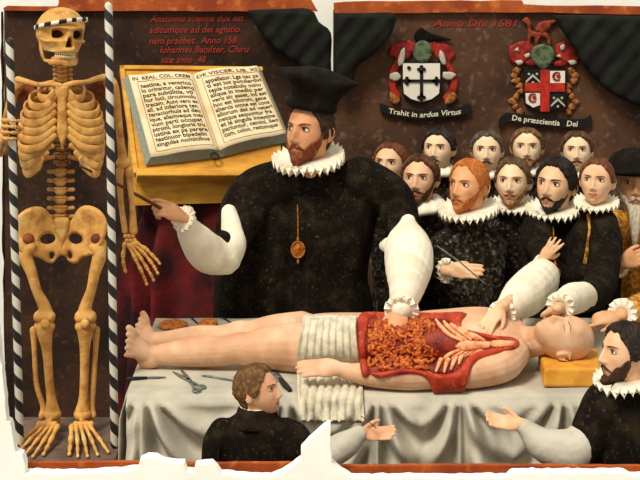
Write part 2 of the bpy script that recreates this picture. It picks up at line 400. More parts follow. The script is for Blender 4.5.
def mustache_mesh(tree, th=.0055, wid=.034, droop=.016, curl=0.):
    mb = MB()
    for sx in (-1, 1):
        xs = np.linspace(.001, wid, 8)
        pts = [on_face(tree, sx*x, -.0585-droop*(x/wid)**1.5+curl*max(0, x/wid-.7)*.05, .0015) for x in xs]
        mb.add(*tube(pts, np.stack([np.interp(xs, [0, wid*.35, wid], [th*.7, th, th*.25]), np.interp(xs, [0, wid*.35, wid], [.003, .0045, .0015])], 1), 10, 2, up=(0, 0, 1)))
    return mb
def hand(w, tip, dorsal, side, k=1., curl=.25, spread=.1, thumb=.5, curls=None):
    """palm, four fingers and a thumb; w wrist, tip where the middle finger would point, dorsal = back of the hand"""
    f = unit(np.asarray(tip)-np.asarray(w)); n = np.asarray(dorsal, float); n = unit(n-f*np.dot(n, f)); l = np.cross(f, n)*side
    w = np.asarray(w, float); mb = MB()
    def pt(a, b, c): return w+(f*a+l*b+n*c)*k
    mb.add(*tube([pt(-.03, 0, 0), pt(.0, 0, 0), pt(.03, .001, .002), pt(.062, .001, .002), pt(.084, 0, 0)], np.array([(.020, .026), (.019, .027), (.017, .036), (.0155, .041), (.011, .038)])*k, 14, 3, up=n))
    L = [(.030, .082, .0092), (.0105, .090, .0095), (-.0095, .083, .0090), (-.0275, .065, .0080)]
    for i, (b, ln, r) in enumerate(L):
        c = curl if curls is None else curls[i]
        sp = spread*(1.2-i*.8); p = pt(.060, b*.92, .001); d = unit(f+l*sp); pts = [p, pt(.088, b, .002)]; a = .0
        q = pts[-1]
        for j, s in enumerate((.45, .31, .24)):
            a += c*(1.0 if j == 0 else 1.25)
            dd = d*math.cos(a)-n*math.sin(a); q = q+dd*ln*s*k; pts.append(q)
        mb.add(*tube(pts, np.array([r*1.05, r*1.05, r, r*.92, r*.8])*k, 10, 3))
    tb = thumb
    p0 = pt(.012, .020, -.004); p1 = pt(.040, .034+.014*tb, -.012); p2 = pt(.066, .040+.028*tb, -.016-.01*(1-tb)); p3 = pt(.088, .040+.034*tb, -.020-.012*(1-tb))
    mb.add(*tube([p0, p1, p2, p3], np.array([.016, .0135, .0112, .0088])*k, 10, 3)); return mb
def ruff_mesh(r0, R, amp, n=26, seed=0, bowl=.10):
    """starched pleats in figure-eight loops around a neck hole, lying in the xy plane"""
    N = n*14; a = np.linspace(0, 2*PI, N, endpoint=False); rr = np.linspace(0, 1, 7); V = []
    for t in rr:
        ang = a+.95*t*np.sin(2*n*a)/(2*n)*1.6
        r = r0+(R-r0)*t*(1+.05*np.cos(3*a+seed)); z = amp*(.35+.65*t)*np.sin(n*a)+bowl*(r-r0)*t+.003*t*np.sin(5*a+seed)
        V.append(np.stack([r*np.cos(ang), r*np.sin(ang), z], 1))
    V = np.concatenate(V); f = grid_faces(len(rr), N)
    nn = np.array([(0, 0, .0012)]); X, fr = close_sheet(V+nn, V-nn, f, None)
    mb = MB(); mb.add(X, fr)
    # the starched body of the ruff between the pleats
    a = np.linspace(0, 2*PI, 72, endpoint=False); prof = [(r0-.006, -amp*.9), (r0+(R-r0)*.5, -amp*.55+bowl*.02), (R*.90, -amp*.22+bowl*(R-r0)*.9), (R*.91, amp*.22+bowl*(R-r0)*.9), (r0+(R-r0)*.5, amp*.3), (r0-.006, amp*.95), (r0-.006, -amp*.9)]
    mb.add(np.concatenate([np.stack([q*np.cos(a), q*np.sin(a), np.full(72, z)], 1) for q, z in prof]), grid_faces(7, 72)); return mb
def band(r, h):
    a = np.linspace(0, 2*PI, 40, endpoint=False)
    V = np.concatenate([np.stack([q*np.cos(a), q*np.sin(a), np.full(40, z)], 1) for q, z in ((r, -h), (r, h), (r-.006, h), (r-.006, -h), (r, -h))])
    return V, grid_faces(5, 40)
def cuff_mesh(w, axis, r, R, amp, n=10):
    ax = unit(axis); e1 = unit(np.cross(ax, A(.3, .2, 1))); e2 = np.cross(ax, e1)
    V = ruff_mesh(r, R, amp, n)
    return V.xf(lambda X: np.asarray(w)+X[:, :1]*e1+X[:, 1:2]*e2+X[:, 2:]*ax)
def px(p): return P(*p)
def person(label, cx, cy, d, k=1., yaw=0., pitch=8., roll=0., group=None, skincol=('dcb08a', 'c98f66'), hair=None, haircol=('3a2416', '5a3a22'), beard=None, mus=None, beardcol=None,
           brow=True, gaze=-.3, lid=.0082, ruff=None, ruff_tilt=10, collar=None, gown=None, gownmat='gown', shoulders=.19, dep=.12, body_yaw=0., arms=(), hands=(), sleeves=(), cuffs=(), gownsleeves=(),
           nose=1., jaw=1., vox=.0045, neckdrop=.0, face=True, shoulder_z=None, lipmat=None, ears=True, gvox=.009, lean=(0, 0), cran=.9, closed=False, name='person'):
    c = P(cx, cy, d); R = rot('Z', yaw)@rot('X', -pitch)@rot('Y', roll)
    def T(X):
        X = np.array(X, float); X[..., 2] = np.where(X[..., 2] > .012, .012+(X[..., 2]-.012)*cran, X[..., 2]); return X*k@R.T+c
    base = A(c[0]+lean[0], c[1]+lean[1], 0); root = thing(name, label, 'person', base, group)
    hm = MB(); hm.add(head_mesh(nose=nose, jaw=jaw), HF); tree = bvh(hm)
    b = MB(); b.add(T(hm.arr()), HF)
    if ears:
        for s in (-1, 1):
            e = MB(); e.add(*ell((s*.079, .012, -.014), (.007, .017, .030), 14, rot('Z', s*20)@rot('X', 8)))
            e.add(*tube([(s*.084, .024, -.034), (s*.089, .030, -.012), (s*.089, .026, .010), (s*.084, .010, .016)], .0035, 8, 4)); b.add(T(e.arr()), e.F)
    by = rot('Z', body_yaw); sz = c[2]-.205*k-neckdrop if shoulder_z is None else shoulder_z
    nb = A(c[0]+lean[0]*.5, c[1]+.035+lean[1]*.5, sz-.02)
    b.add(*tube([T([(0, .022, -.03)])[0], T([(0, .026, -.10)])[0], nb], np.array([.058, .054, .052])*k, 16, 4))
    # torso and legs stay inside the clothes
    def secs(g_, to):
        S = ([(0, .010, sz+.066*k, .074*k, .076*k), (0, .012, sz+.052*k, .082*k, .082*k)] if g_ == 0 else [])+[(0, .015, sz+.035*k, .084*k+g_, .080*k+g_), (0, .012, sz+.01, shoulders*.55+g_, max(dep*.68, .088*k)+g_), (0, .008, sz-.04, shoulders*.92+g_, max(dep*.85, .090*k)+g_), (0, 0, sz-.12, shoulders+g_, dep+g_),
             (0, -.005, sz-.26, shoulders*.93+g_, dep+.008+g_), (0, 0, sz-.42, shoulders*.84+g_, dep*.95+g_), (0, 0, sz-.56, shoulders*.92+g_, dep*1.05+g_)]
        if to: S += [(0, 0, sz*.33, shoulders*.98+g_, dep*1.1+g_), (0, 0, .012, shoulders*1.02+g_, dep*1.2+g_)]
        return S
    ctr = A(c[0]+lean[0], c[1]+.02+lean[1], 0)
    def tor(g_, to):
        V, Fc = loft(secs(g_, to)[::-1], 28, 2.3, 4); return V@by.T+ctr, Fc
    b.add(*tor(-.028, False))
    for s in (-1, 1):
        lx = A(c[0]+lean[0], c[1]+.02+lean[1], 0)+by@A(s*shoulders*.42, 0, 0); fw = by@A(0, -1, 0)
        b.add(*tube([lx+A(0, 0, sz-.5), lx+A(0, 0, sz*.34), lx+A(0, 0, .07), lx+A(0, 0, .035)], np.minimum([.075, .055, .04, .035], dep*.55), 12, 3))
        b.add(*tube([lx+A(0, 0, .04), lx+fw*.09+A(0, 0, .035), lx+fw*.15+A(0, 0, .03)], [.035, .036, .026], 10, 2))
    for a in arms: b.add(*tube([px(q) for q in a[0]], np.array(a[1])*np.linspace(.86, .80, len(a[1])), 14, 5))
    hk = []
    for h in hands:
        kw = dict(h); w_, t_ = px(kw.pop('w')), px(kw.pop('t')); b.join(hand(w_, t_, **kw))
    body = remesh(b, vox, 2)
    # lips by their own colour
    V = body.arr(); Fc = np.array([f[:4] if len(f) >= 4 else f+(f[-1],) for f in body.F]); cc = V[Fc].mean(1); loc = (cc-c)@R/k
    li = (np.abs(loc[:, 0]) < .0235) & (loc[:, 1] < -.06) & (loc[:, 2] < -.0615+.0-.004*g(loc[:, 0], 0, .004)) & (loc[:, 2] > -.0815+np.abs(loc[:, 0])*.45)
    body.I = [1 if q else 0 for q in li] if face else body.I
    obj('body', body, [skin(*skincol), lipmat or M['lip']], root)
    hmat = hairmat(*haircol); bmat = hairmat(*(beardcol or haircol))
    if face:
        for s in (-1, 1):
            e = eye_mesh(tree, s, gaze, closed, lid); e.xf(T); obj('eye', e, [M['sclera'], M['iris'], M['handle'], M['lash'], M['lidc']], root)
            if brow: q = brow_mesh(tree, s); obj('eyebrow', (T(q[0]), q[1]), bmat, root)
    if hair is not None:
        q = shell(hair_off(**hair), nose=nose, jaw=jaw); obj('hair', (T(q[0]), q[1]), hmat, root)
    if beard is not None:
        q = shell(beard_off(**beard), nose=nose, jaw=jaw); obj('beard', (T(q[0]), q[1]), bmat, root)
    if mus is not None: q = mustache_mesh(tree, **mus); q.xf(T); obj('mustache', q, bmat, root)
    nk = T([(0, .012, -.112)])[0]
    if ruff:
        Rr = rot('Z', yaw*.6)@rot('X', ruff_tilt)
        q = ruff_mesh(.058*k, ruff[0], ruff[1], ruff[2] if len(ruff) > 2 else 26, cx); q.xf(lambda X: X@Rr.T+nk); obj('ruff', q, M['ruff'], root)
    if collar:
        Rr = rot('Z', yaw*.6)@rot('X', ruff_tilt)
        a = np.linspace(0, 2*PI, 60, endpoint=False); rows = [(.060, .02), (.064, .026), (collar, .004), (collar+.01, -.016), (collar-.004, -.014), (.060, .01)]
        V = np.concatenate([np.stack([r*k*np.cos(a), r*k*np.sin(a), np.full(60, z*k)+.003*np.sin(9*a)], 1) for r, z in rows+[rows[0]]])
        obj('collar', (V@Rr.T+nk, grid_faces(7, 60)), M['ruff'], root)
    gm = MB(); gm.add(*tor(0, True))
    for a in gownsleeves: gm.add(*tube([px(q) for q in a[0]], a[1], 18, 5))
    for a in arms:
        q = cr([px(p_) for p_ in a[0]], 6); m_ = 7; gm.add(*tube(q[:m_], np.linspace(a[1][0]+.022, a[1][1]+.014, m_), 16))
    gm = remesh(gm, gvox, 3)
    X = gm.arr(); hz = np.clip((sz-X[:, 2]-.05)/.4, 0, 1)
    q = X[:, :2]-A(c[0], c[1]); an = np.arctan2(q[:, 1], q[:, 0]); rr = np.linalg.norm(q, axis=1)
    f = hz*.006*np.sin(an*15+3*vnoise(X, 6, int(cx)))+.004*vnoise(X, 26, int(cx)+1)
    X[:, :2] += q/(rr[:, None]+.05)*f[:, None]; gm.V = [X]
    gob = obj('gown', gm, M[gownmat], root)
    for s in sleeves:
        sb = MB()
        for pts, rad in s['t']: sb.add(*tube([px(q) for q in pts], rad, 18, 5))
        sb = remesh(sb, .006, 3); X = sb.arr(); X += .004*vnoise(X, 45, 5)[:, None]*A(.5, -1, .5); sb.V = [X]; obj('sleeve', sb, M[s.get('m', 'linen')], root)
    for (w_, t_, r, Rr_, am, n) in cuffs:
        obj('cuff', cuff_mesh(px(w_), px(t_)-px(w_), r, Rr_, am, n), M['ruff'], root)
    return root, dict(c=c, R=R, k=k, T=T, tree=tree, sz=sz)
# ---------------------------------------------------------------- the setting
setup_mats()
struct('floor', box((-3.2, 3.0, -.05), (3.2, 9.6, 0)), M['floor'])
struct('wall_far', box((-3.2, 9.0, 0), (3.2, 9.1, 3.6)), M['white'])
WD = 8.62
def wig(p, a=.8, n=5, s=0):                  # ragged torn edge between outline points
    r = np.random.default_rng(s); p = np.asarray(p, float); o = []
    for i in range(len(p)):
        q = p[(i+1) % len(p)]; o.append(p[i]); m = max(1, int(np.linalg.norm(q-p[i])/n))
        for j in range(1, m): o.append(p[i]+(q-p[i])*j/m+r.normal(size=2)*a)
    return o
fl = -100+F*(H)/WD
left_edge = [(6, fl), (5, 380), (4, 340), (3.5, 300), (4, 262), (2, 250), (2.5, 180), (1.5, 120), (2, 60), (1, 12)]
struct('wall_left', slab([[(331, 34)]+[(331, fl)]+wig(left_edge, .5, 14, 3)+[(4, 8), (308, 8), (315, 22), (321, 33)]], WD, .06), M['wall_dark'])
struct('wall_right', slab([[(333.2, 10), (760, 10), (760, fl), (333.2, fl)]], WD, .06), M['wall'])
struct('trim_1', slab([wig([(4, 10.5), (3, 8), (7, 6), (30, 6.5), (57, 6.5), (58.5, 4), (59, -4), (309, -4), (314.5, 6), (318, 11.5)], .35, 16, 4)], WD-.03, .03), M['trim'])
struct('trim_2', slab([wig([(334, 13), (333.5, 3), (345, 2), (420, 1), (522, .5), (524, 4.5), (576, 6), (760, 8), (760, 16), (640, 14.5), (524, 12.5)], .35, 20, 5)], WD-.03, .03), M['trim'])
# dark curtain swags hanging from the trim
def curtain(poly, label, d=WD-.09):
    def b(x, y): return -.006*np.sin(x*.30+y*.25)
    q = inflate([np.array(poly, float)], d, 3.0, .3, 5, .5, b); tag(obj('curtain', q, M['curtain']), label, 'curtain')
curtain([(248, 10), (280, 9), (310, 9), (319, 22), (331, 33), (331, 60), (331, 86), (322, 80), (306, 70), (292, 61), (278, 51), (266, 39), (256, 26)], 'near-black curtain swag hanging above the lecturer\'s square cap, left of the wall gap')
curtain([(334, 13), (365, 13), (393, 13), (395, 24), (390, 36), (382, 46), (374, 54), (366, 60), (358, 66), (352, 84), (345, 90), (335, 88)], 'near-black and green curtain swag just right of the narrow wall gap')
curtain([(552, 15), (600, 15), (660, 16), (700, 18), (700, 120), (650, 110), (624, 100), (604, 88), (586, 68), (572, 46), (560, 28)], 'dark green curtain swag in the upper right corner beside the winged crest')
# low front: red ochre rail with a broken white plaster parapet before it
RD = 5.40
def at_px(y, d): return H-(y-YH)/F*d
struct('trim_3', slab([wig([(24, 463), (90, 462.5), (136, 462.5), (210, 464), (328, 463), (336, 466), (500, 465.5), (700, 467), (700, 500), (24, 500)], .25, 12, 6)], RD, .022), M['trim'])
par = [(-60, 240), (-6, 300), (2, 372), (5, 405), (6.5, 421), (10, 423), (13, 438), (15, 452), (22, 455), (25, 464), (25, 473.5), (60, 474.5), (92, 474), (126, 471), (137, 470), (140, 461), (147, 457.5), (156, 458), (163, 462), (176, 464), (184, 464), (186, 472), (194, 473), (195, 466), (204, 464.5), (212, 464), (217, 469), (221, 475), (246, 477), (271, 478), (281, 474), (292, 467), (301, 460), (301, 450), (309, 441), (319, 432), (328, 424.5), (330.5, 425), (331, 462), (336, 467), (347, 475), (352, 478.5), (420, 478.5), (508, 478.5), (511, 475), (514, 473.5), (560, 473.5), (626, 473.5), (632, 477), (700, 478), (700, 640), (-60, 640)]
fb = -100+F*H/(RD-.12)
def wig_open(p, a, n, s): return wig(p, a, n, s)[:-max(1, int(np.linalg.norm(np.subtract(p[0], p[-1]))/n))]+[p[-1]]
par = [(x, y) for x, y in par if y < 500]
struct('wall_front', slab([[(-60, fb)]+wig_open(par, .4, 5, 8)+[(700, fb)]], RD-.12, .05), M['white'])
# plinth under the skeleton
struct('base_plinth', box(((9-320)/F*6.2, 5.93, 0), ((121-320)/F*6.2, 6.50, .70)), M['plinth'])
# ---------------------------------------------------------------- writing on the wall
wr = MB(); TD = WD-.001
for s, x, y, w in (('Anatomia scientia dux est', 150, 22, 94), ('aditumque ad dei agnitio', 149, 33, 91), ('nem praebet.  Anno 158', 149, 44, 88), ('Iohannes Baniſter, Chiru', 160, 53, 89), ('suæ anno  48', 161, 63, 45)):
    text_on(wr, s, P(x, y, TD), A(1, 0, .01), A(0, 0, 1), width=w/F*TD, height=9.5/F*TD, shear=.25, bold=.008, th=.003)
tag(obj('red_inscription', wr, M['redink'], smooth=False), 'five lines of slanting red lettering on brown wall above the open book', 'inscription')
wr = MB(); text_on(wr, 'Anno Dñi 1581', P(433, 26.5, TD), A(1, 0, 0), A(0, 0, 1), width=84/F*TD, height=10/F*TD, shear=.2, bold=.008, th=.003)
tag(obj('red_date', wr, M['redink'], smooth=False), 'short red date lettering on the wall between the two painted shields', 'inscription')
# ---------------------------------------------------------------- coats of arms, carved and painted reliefs on the wall
def relief(polys, m, name, root, d=WD-.03, t=4, step=2.0, rim=.8): return obj(name, inflate(polys, d, step, .5, t, rim), m, root)
def circ(x, y, r, n=10, ry=None): return [(x+r*math.cos(a), y+(ry or r)*math.sin(a)) for a in np.linspace(0, 2*PI, n, endpoint=False)]
def plate(name, polys, m, root, d, th=.012, mb=None): return obj(name, slab(polys, d, th), m, root, smooth=False)
def strap(root, name, pts, r, m, d): return obj(name, tube([P(x, y, d) for x, y in cr(pts, 4)], np.array(r)/F*d, 10), m, root)
def many(root, name, polysets, m, d, t=3):
    for p in polysets: obj(name, inflate([p], d, 1.6, .35, t*.6, .6), m, root)
def scroll(root, pts, hw, s, w, d):
    p = cr(pts, 6); n = len(p); V = []
    for i, (x, y) in enumerate(p): V.append((x, y-hw)); 
    poly = [(x, y-hw) for x, y in p]+[(x, y+hw) for x, y in p[::-1]]
    o = obj('scroll', slab([poly], d, .02), M['black'], root, smooth=False)
    T2, Fc = text(s, w, hw*1.75, shear=.15, bold=.012)
    x0 = (p[0][0]+p[-1][0])/2-w/2
    X = np.array([P(x0+v[0], np.interp(x0+v[0], p[:, 0], p[:, 1])+hw*.55-v[1], d-.004) for v in T2]); Y = X+A(0, .003, 0)
    obj('motto', close_sheet(X, Y, Fc, None), M['cream'], o, smooth=False)
D0 = WD-.006
a1 = thing('coat_of_arms', 'coat of arms with white shield, black cross and red mantling, left one on wall', 'coat of arms', P(422, 126, WD), 'painted coats of arms')
many(a1, 'mantling', [[(404, 42), (392, 45), (389, 55), (396, 58), (390, 70), (389, 84), (392, 96), (398, 101), (401, 96), (396, 86), (398, 72), (404, 62), (412, 54)], [(437, 42), (449, 45), (455, 55), (450, 62), (456, 74), (458, 88), (453, 98), (446, 102), (443, 97), (450, 88), (449, 74), (443, 64), (434, 54)], [(408, 40), (420, 44), (434, 40), (438, 48), (430, 54), (414, 54), (405, 48)]], M['mantle'], D0)
many(a1, 'tassel', [[(390, 74), (397, 72), (401, 77), (396, 81), (390, 79)], [(443, 72), (451, 72), (456, 75), (450, 80), (443, 78)], [(401, 50), (405, 48), (404, 62), (399, 66), (398, 60)], [(440, 50), (444, 54), (446, 64), (442, 64), (439, 56)]], M['silver'], D0-.015, 2)
many(a1, 'tail', [[(390, 92), (397, 96), (400, 101), (395, 104), (390, 100)], [(446, 98), (452, 92), (457, 96), (452, 103), (445, 104)]], M['ochre'], D0-.012, 2)
many(a1, 'helmet', [[(415, 44), (422, 40), (430, 44), (432, 54), (426, 62), (418, 62), (413, 54)]], M['green'], D0-.02, 4)
many(a1, 'crest', [[(417, 30), (422, 28), (427, 31), (433, 34), (440, 36), (452, 40), (438, 41), (426, 42), (416, 41), (414, 36)]], M['hat'], D0-.01, 3)
sh = lambda x0, x1, y0, y1: [(x0, y0), ((x0+x1)/2, y0), (x1, y0), (x1, y0+(y1-y0)*.45), (x1-1, y0+(y1-y0)*.78), (x1-(x1-x0)*.22, y0+(y1-y0)*.92), ((x0+x1)/2, y1), (x0+(x1-x0)*.22, y0+(y1-y0)*.92), (x0+1, y0+(y1-y0)*.78), (x0, y0+(y1-y0)*.45)]
plate('shield_edge', [sh(401.5, 441.5, 62, 104)], M['black'], a1, D0-.02, .03)
shA = plate('shield', [sh(403, 440, 63.5, 102)], M['shield_white'], a1, D0-.03, .03)
cm = MB()
cm.add(*slab([[(420, 70), (423, 70), (423, 79.5), (438, 79.5), (438, 82.5), (423, 82.5), (423, 98), (420, 98), (420, 82.5), (406, 82.5), (406, 79.5), (420, 79.5)]], D0-.036, .02))
for x, y in ((421.5, 69.5), (421.5, 97.5), (407, 81), (436.5, 81)):
    for dx, dy in ((0, -2.6), (0, 2.6), (-2.6, 0), (2.6, 0)): cm.add(*slab([circ(x+dx, y+dy, 1.9)], D0-.036, .02))
cm.add(*slab([circ(409, 68, 2)], D0-.036, .02)); obj('cross', cm, M['black'], shA, smooth=False)
scroll(a1, [(380, 107), (386, 110), (396, 112), (420, 115), (444, 113), (458, 112), (470, 108)], 4.2, 'Trahit in ardua Virtus', 72, D0-.02)
a2 = thing('coat_of_arms', 'coat of arms with quartered shield, red cross and winged beast, right one on wall', 'coat of arms', P(546, 130, WD), 'painted coats of arms')
ms = []
r = np.random.default_rng(5)
for sx in (-1, 1):
    for i in range(9):
        y = 70+i*5.2; x = 544+sx*(27+4*math.sin(i*1.3)+r.uniform(-1, 1)); w = r.uniform(3.2, 5.2)
        ms.append([(x-w, y+r.uniform(-2, 2)), (x, y-3.4), (x+w, y+r.uniform(-2, 2)), (x+w*.6, y+3), (x-sx*2, y+4.2), (x-w*.7, y+2.5)])
many(a2, 'mantling', ms, M['ochre'], D0, 3)
many(a2, 'red_mantling', [[(510, 46), (522, 41), (532, 44), (534, 54), (527, 62), (514, 64), (508, 56)], [(556, 44), (566, 41), (576, 45), (580, 55), (575, 63), (562, 62), (555, 54)], [(530, 58), (540, 62), (532, 66), (524, 63)], [(552, 62), (562, 60), (566, 65), (556, 67)]], M['mantle'], D0-.006, 3)
many(a2, 'tassel', [[(515, 61), (521, 60), (523, 63), (518, 65)], [(568, 61), (574, 60), (577, 63), (571, 65)], [(514, 50), (518, 47), (519, 52)], [(560, 46), (564, 44), (565, 49), (561, 50)], [(524, 55), (529, 53), (530, 56), (526, 58)], [(556, 56), (560, 54), (562, 58)]], M['silver'], D0-.02, 1.6)
many(a2, 'helmet', [[(533, 47), (542, 44), (552, 47), (555, 56), (550, 64), (543, 70), (535, 64), (531, 56)]], M['green'], D0-.02, 4)
many(a2, 'crest', [[(522, 20), (526, 17), (530, 19), (532, 24), (531, 29), (536, 32), (545, 32), (550, 36), (551, 45), (548, 45), (546, 38), (540, 38), (538, 45), (535, 45), (534, 37), (531, 38), (530, 45), (527, 45), (528, 34), (527, 26), (524, 23)], [(535, 31), (538, 24), (544, 21), (558, 20), (552, 25), (548, 30), (542, 33)]], M['dragon'], D0-.01, 3)
X0, X1, Y0, Y1 = 524.5, 565.5, 70, 112
plate('shield_edge', [sh(X0-1, X1+1, Y0-1, Y1+1.5)], M['black'], a2, D0-.02, .03)
shB = plate('shield', [sh(X0, X1, Y0, Y1)], M['black'], a2, D0-.03, .03)
for pl in ([(550, 71), (565, 71), (565, 83), (550, 83)], [(525.5, 93), (540, 93), (540, 105), (533, 107.5), (526, 103)]): plate('silver_quarter', [pl], M['shield_white'], shB, D0-.033, .02)
qm = MB()
qm.add(*slab([[(540.5, 70), (549.5, 70), (549.5, 83), (565, 83), (565, 91.5), (549.5, 91.5), (549.5, 111.5), (540.5, 111.5), (540.5, 91.5), (525, 91.5), (525, 83), (540.5, 83)]], D0-.038, .02))
obj('cross', qm, M['shield_red'], shB, smooth=False)
for x, y in ((557, 76.5), (533, 98)):
    q = np.linspace(.9, 5.4, 12)
    plate('crescent', [[(x+4.8*math.cos(t), y+4.8*math.sin(t)) for t in q]+[(x+1+3.2*math.cos(t), y+3.2*math.sin(t)) for t in q[::-1]]], M['mantle'], shB, D0-.037, .02); plate('rose', [circ(x+1.5, y, 2.2)], M['mantle'], shB, D0-.037, .02)
for x, y in ((533, 77), (558, 101)):
    plate('chevron', [[(x-7, y+4), (x, y-3), (x+7, y+4), (x+7, y+6), (x, y-.2), (x-7, y+6)]], M['silver'], shB, D0-.037, .02)
    for dx, dy in ((-4, -3), (4, -3), (0, 5.5)): plate('fleur', [circ(x+dx, y+dy, 1.2, 7)], M['silver'], shB, D0-.037, .02)
scroll(a2, [(499, 124), (506, 118), (514, 118), (546, 122), (575, 124), (586, 123), (591, 119)], 4.4, 'De præscientia   Dei', 66, D0-.02)
# ---------------------------------------------------------------- striped poles
def pole(x0, y0, x1, y1, label):
    a, b = P(x0, y0, 6.13), P(x1, y1, 6.13); a[2] = .70; a[0] = (x0-320)/F*6.13
    t = thing('striped_pole', label, 'pole', a, 'striped poles beside the skeleton')
    ax = unit(b-a); o = obj('shaft', tube([A(0, 0, 0), A(0, 0, np.linalg.norm(b-a))], .0155, 20), M['pole'], origin=(0, 0, 0))
    o.parent = t; o.rotation_mode = 'QUATERNION'; o.rotation_quaternion = Vector(ax).to_track_quat('Z', 'Y'); o.location = (0, 0, .016); W[o.name] = a
pole(20, 450, 9.5, 46, 'black and white spiral pole standing at the left edge, gripped by bony hand')
pole(114.5, 450, 108.5, 10, 'black and white spiral pole standing between the skeleton and the table end')
# ---------------------------------------------------------------- skeleton
SD = 6.33
sk = thing('skeleton', 'standing human skeleton with striped headband on plinth at the left', 'skeleton', P(61, 445, SD)*A(1, 1, 0)+A(0, -.1, .70))
B = lambda x, y, d=0.: P(x, y, SD+d)
pxm = SD/F
def bone(pts, r, n=10, m=5, **k): return tube([B(*q) for q in pts], np.array(r)*pxm, n, m, **k)
# skull
sc = B(60.5, 34.5, -.02); SR = rot('Z', 30)@rot('X', -2)@rot('Y', 4); kS = A(1.20, 1.12, 1.06)
th, ph = head_dirs(120, 110); x, y, z = head_surface(th, ph, features=False, jaw=.5)
lowm = sm(-.045, -.062, z)                     # the cranium ends at the upper jaw
ax = np.abs(x); f = sm(0, -.03, y)
x = np.where(z > 0, x*(1+.06*sm(0, .05, z)), x*(1-.12*sm(0, -.05, z))); z = np.where(z > 0, z*.86, z)
y2 = y+f*(.045*np.exp(-((ax-.033)/.0185)**4-((z-.003)/.0165)**4)+.035*np.exp(-(ax/np.interp(z, [-.042, -.01], [.013, .005]))**4)*sm(-.046, -.040, z)*sm(-.004, -.012, z)-.006*g(z, .026, .008)*np.exp(-(ax/.055)**4)-.008*g(ax, .055, .012)*g(z, -.022, .010)+.016*g(ax, .052, .014)*g(z, -.052, .016)-.004*np.exp(-(ax/.03)**4)*g(z, -.055, .010))
x2 = x*(1-.10*g(z, .005, .02)*sm(-.06, -.03, y)*0)-np.sign(x)*.012*g(z, .0, .022)*g(y, -.045, .02)
z2 = np.where(z < -.060, -.060-(-.060-z)*.10, z)
V = np.stack([x2, y2, z2], -1).reshape(-1, 3)
ST = lambda X: np.asarray(X)*kS@SR.T+sc
Fh = grid_faces(th.shape[0], th.shape[1])+[tuple(range(th.shape[1]))[::-1], tuple((th.shape[0]-1)*th.shape[1]+i for i in range(th.shape[1]))]
smb = MB(); smb.add(ST(V), Fh)
dark = []  # faces inside eye and nose hollows that take the painted shade
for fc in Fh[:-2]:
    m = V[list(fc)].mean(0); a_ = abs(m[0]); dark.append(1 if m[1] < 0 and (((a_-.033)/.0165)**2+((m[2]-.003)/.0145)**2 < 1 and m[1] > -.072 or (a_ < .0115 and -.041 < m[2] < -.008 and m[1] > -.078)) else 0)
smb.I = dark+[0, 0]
zy = MB()
for s in (-1, 1): zy.add(*tube([(s*.048, -.066, -.022), (s*.064, -.046, -.023), (s*.070, -.015, -.018), (s*.068, .01, -.014)], [.006, .0055, .0045, .004], 8, 4))
smb.add(ST(zy.arr()), zy.F); skull = obj('skull', smb, [M['bone'], M['socket']], sk)
def arch(zc, ry, rx, yc, amax): return [(rx*math.sin(a), yc-ry*math.cos(a), zc) for a in np.linspace(-amax, amax, 15)]
tm = MB()
for zc in (-.0655, -.0785):
    for a in np.linspace(-1.15, 1.15, 13):
        c_ = (.036*math.sin(a), -.035-.050*math.cos(a), zc); tm.add(*ell(c_, (.0042, .003, .0065), 8, rot('Z', math.degrees(a))))
obj('teeth', (ST(tm.arr()), tm.F), M['tooth'], skull)
jm = MB(); jm.add(*tube(arch(-.100, .046, .044, -.030, 1.5), np.array([(.011, .006)]*15), 10, 2, up=(0, 0, 1)))
jm.add(*tube(arch(-.088, .046, .040, -.030, 1.25), np.array([(.008, .005)]*15), 10, 2, up=(0, 0, 1)))
for s in (-1, 1): jm.add(*tube([(s*.043, -.026, -.098), (s*.054, -.004, -.090), (s*.060, .014, -.055), (s*.064, .016, -.024)], np.array([(.010, .006), (.012, .005), (.013, .004), (.007, .004)]), 10, 4, up=(0, 1, .3)))
jm.add(*ell((0, -.074, -.106), (.016, .008, .009)))
obj('jaw', (ST(jm.arr()), jm.F), M['bone'], skull)
# headband
hb = MB(); a = np.linspace(0, 2*PI, 64, endpoint=False)
pts = [(.0815*math.sin(t), -.0990*math.cos(t)+.001, .040+.016*math.cos(t)+.014*math.sin(t)) for t in a]
V = np.array(pts); rows = []
for dz, o in ((-.0075, .0), (-.0075, .004), (.0075, .003), (.0075, -.001), (-.0075, 0)): rows.append(V*(1+o/.09*A(1, 1, 0))+A(0, 0, dz))
hbV = np.concatenate(rows); mm = obj('headband', (ST(hbV), grid_faces(5, 64)), M['band'], skull)
# twisted band stripes: alternate faces light and dark
for i in range(1): 
    mm.data.materials.clear(); mm.data.materials.append(M['tooth']); mm.data.materials.append(M['black']); mm.data.materials[0] = M['shield_white']
    for p in mm.data.polygons: p.material_index = 1 if ((p.index % 64)+(p.index//64)) % 6 < 3 else 0
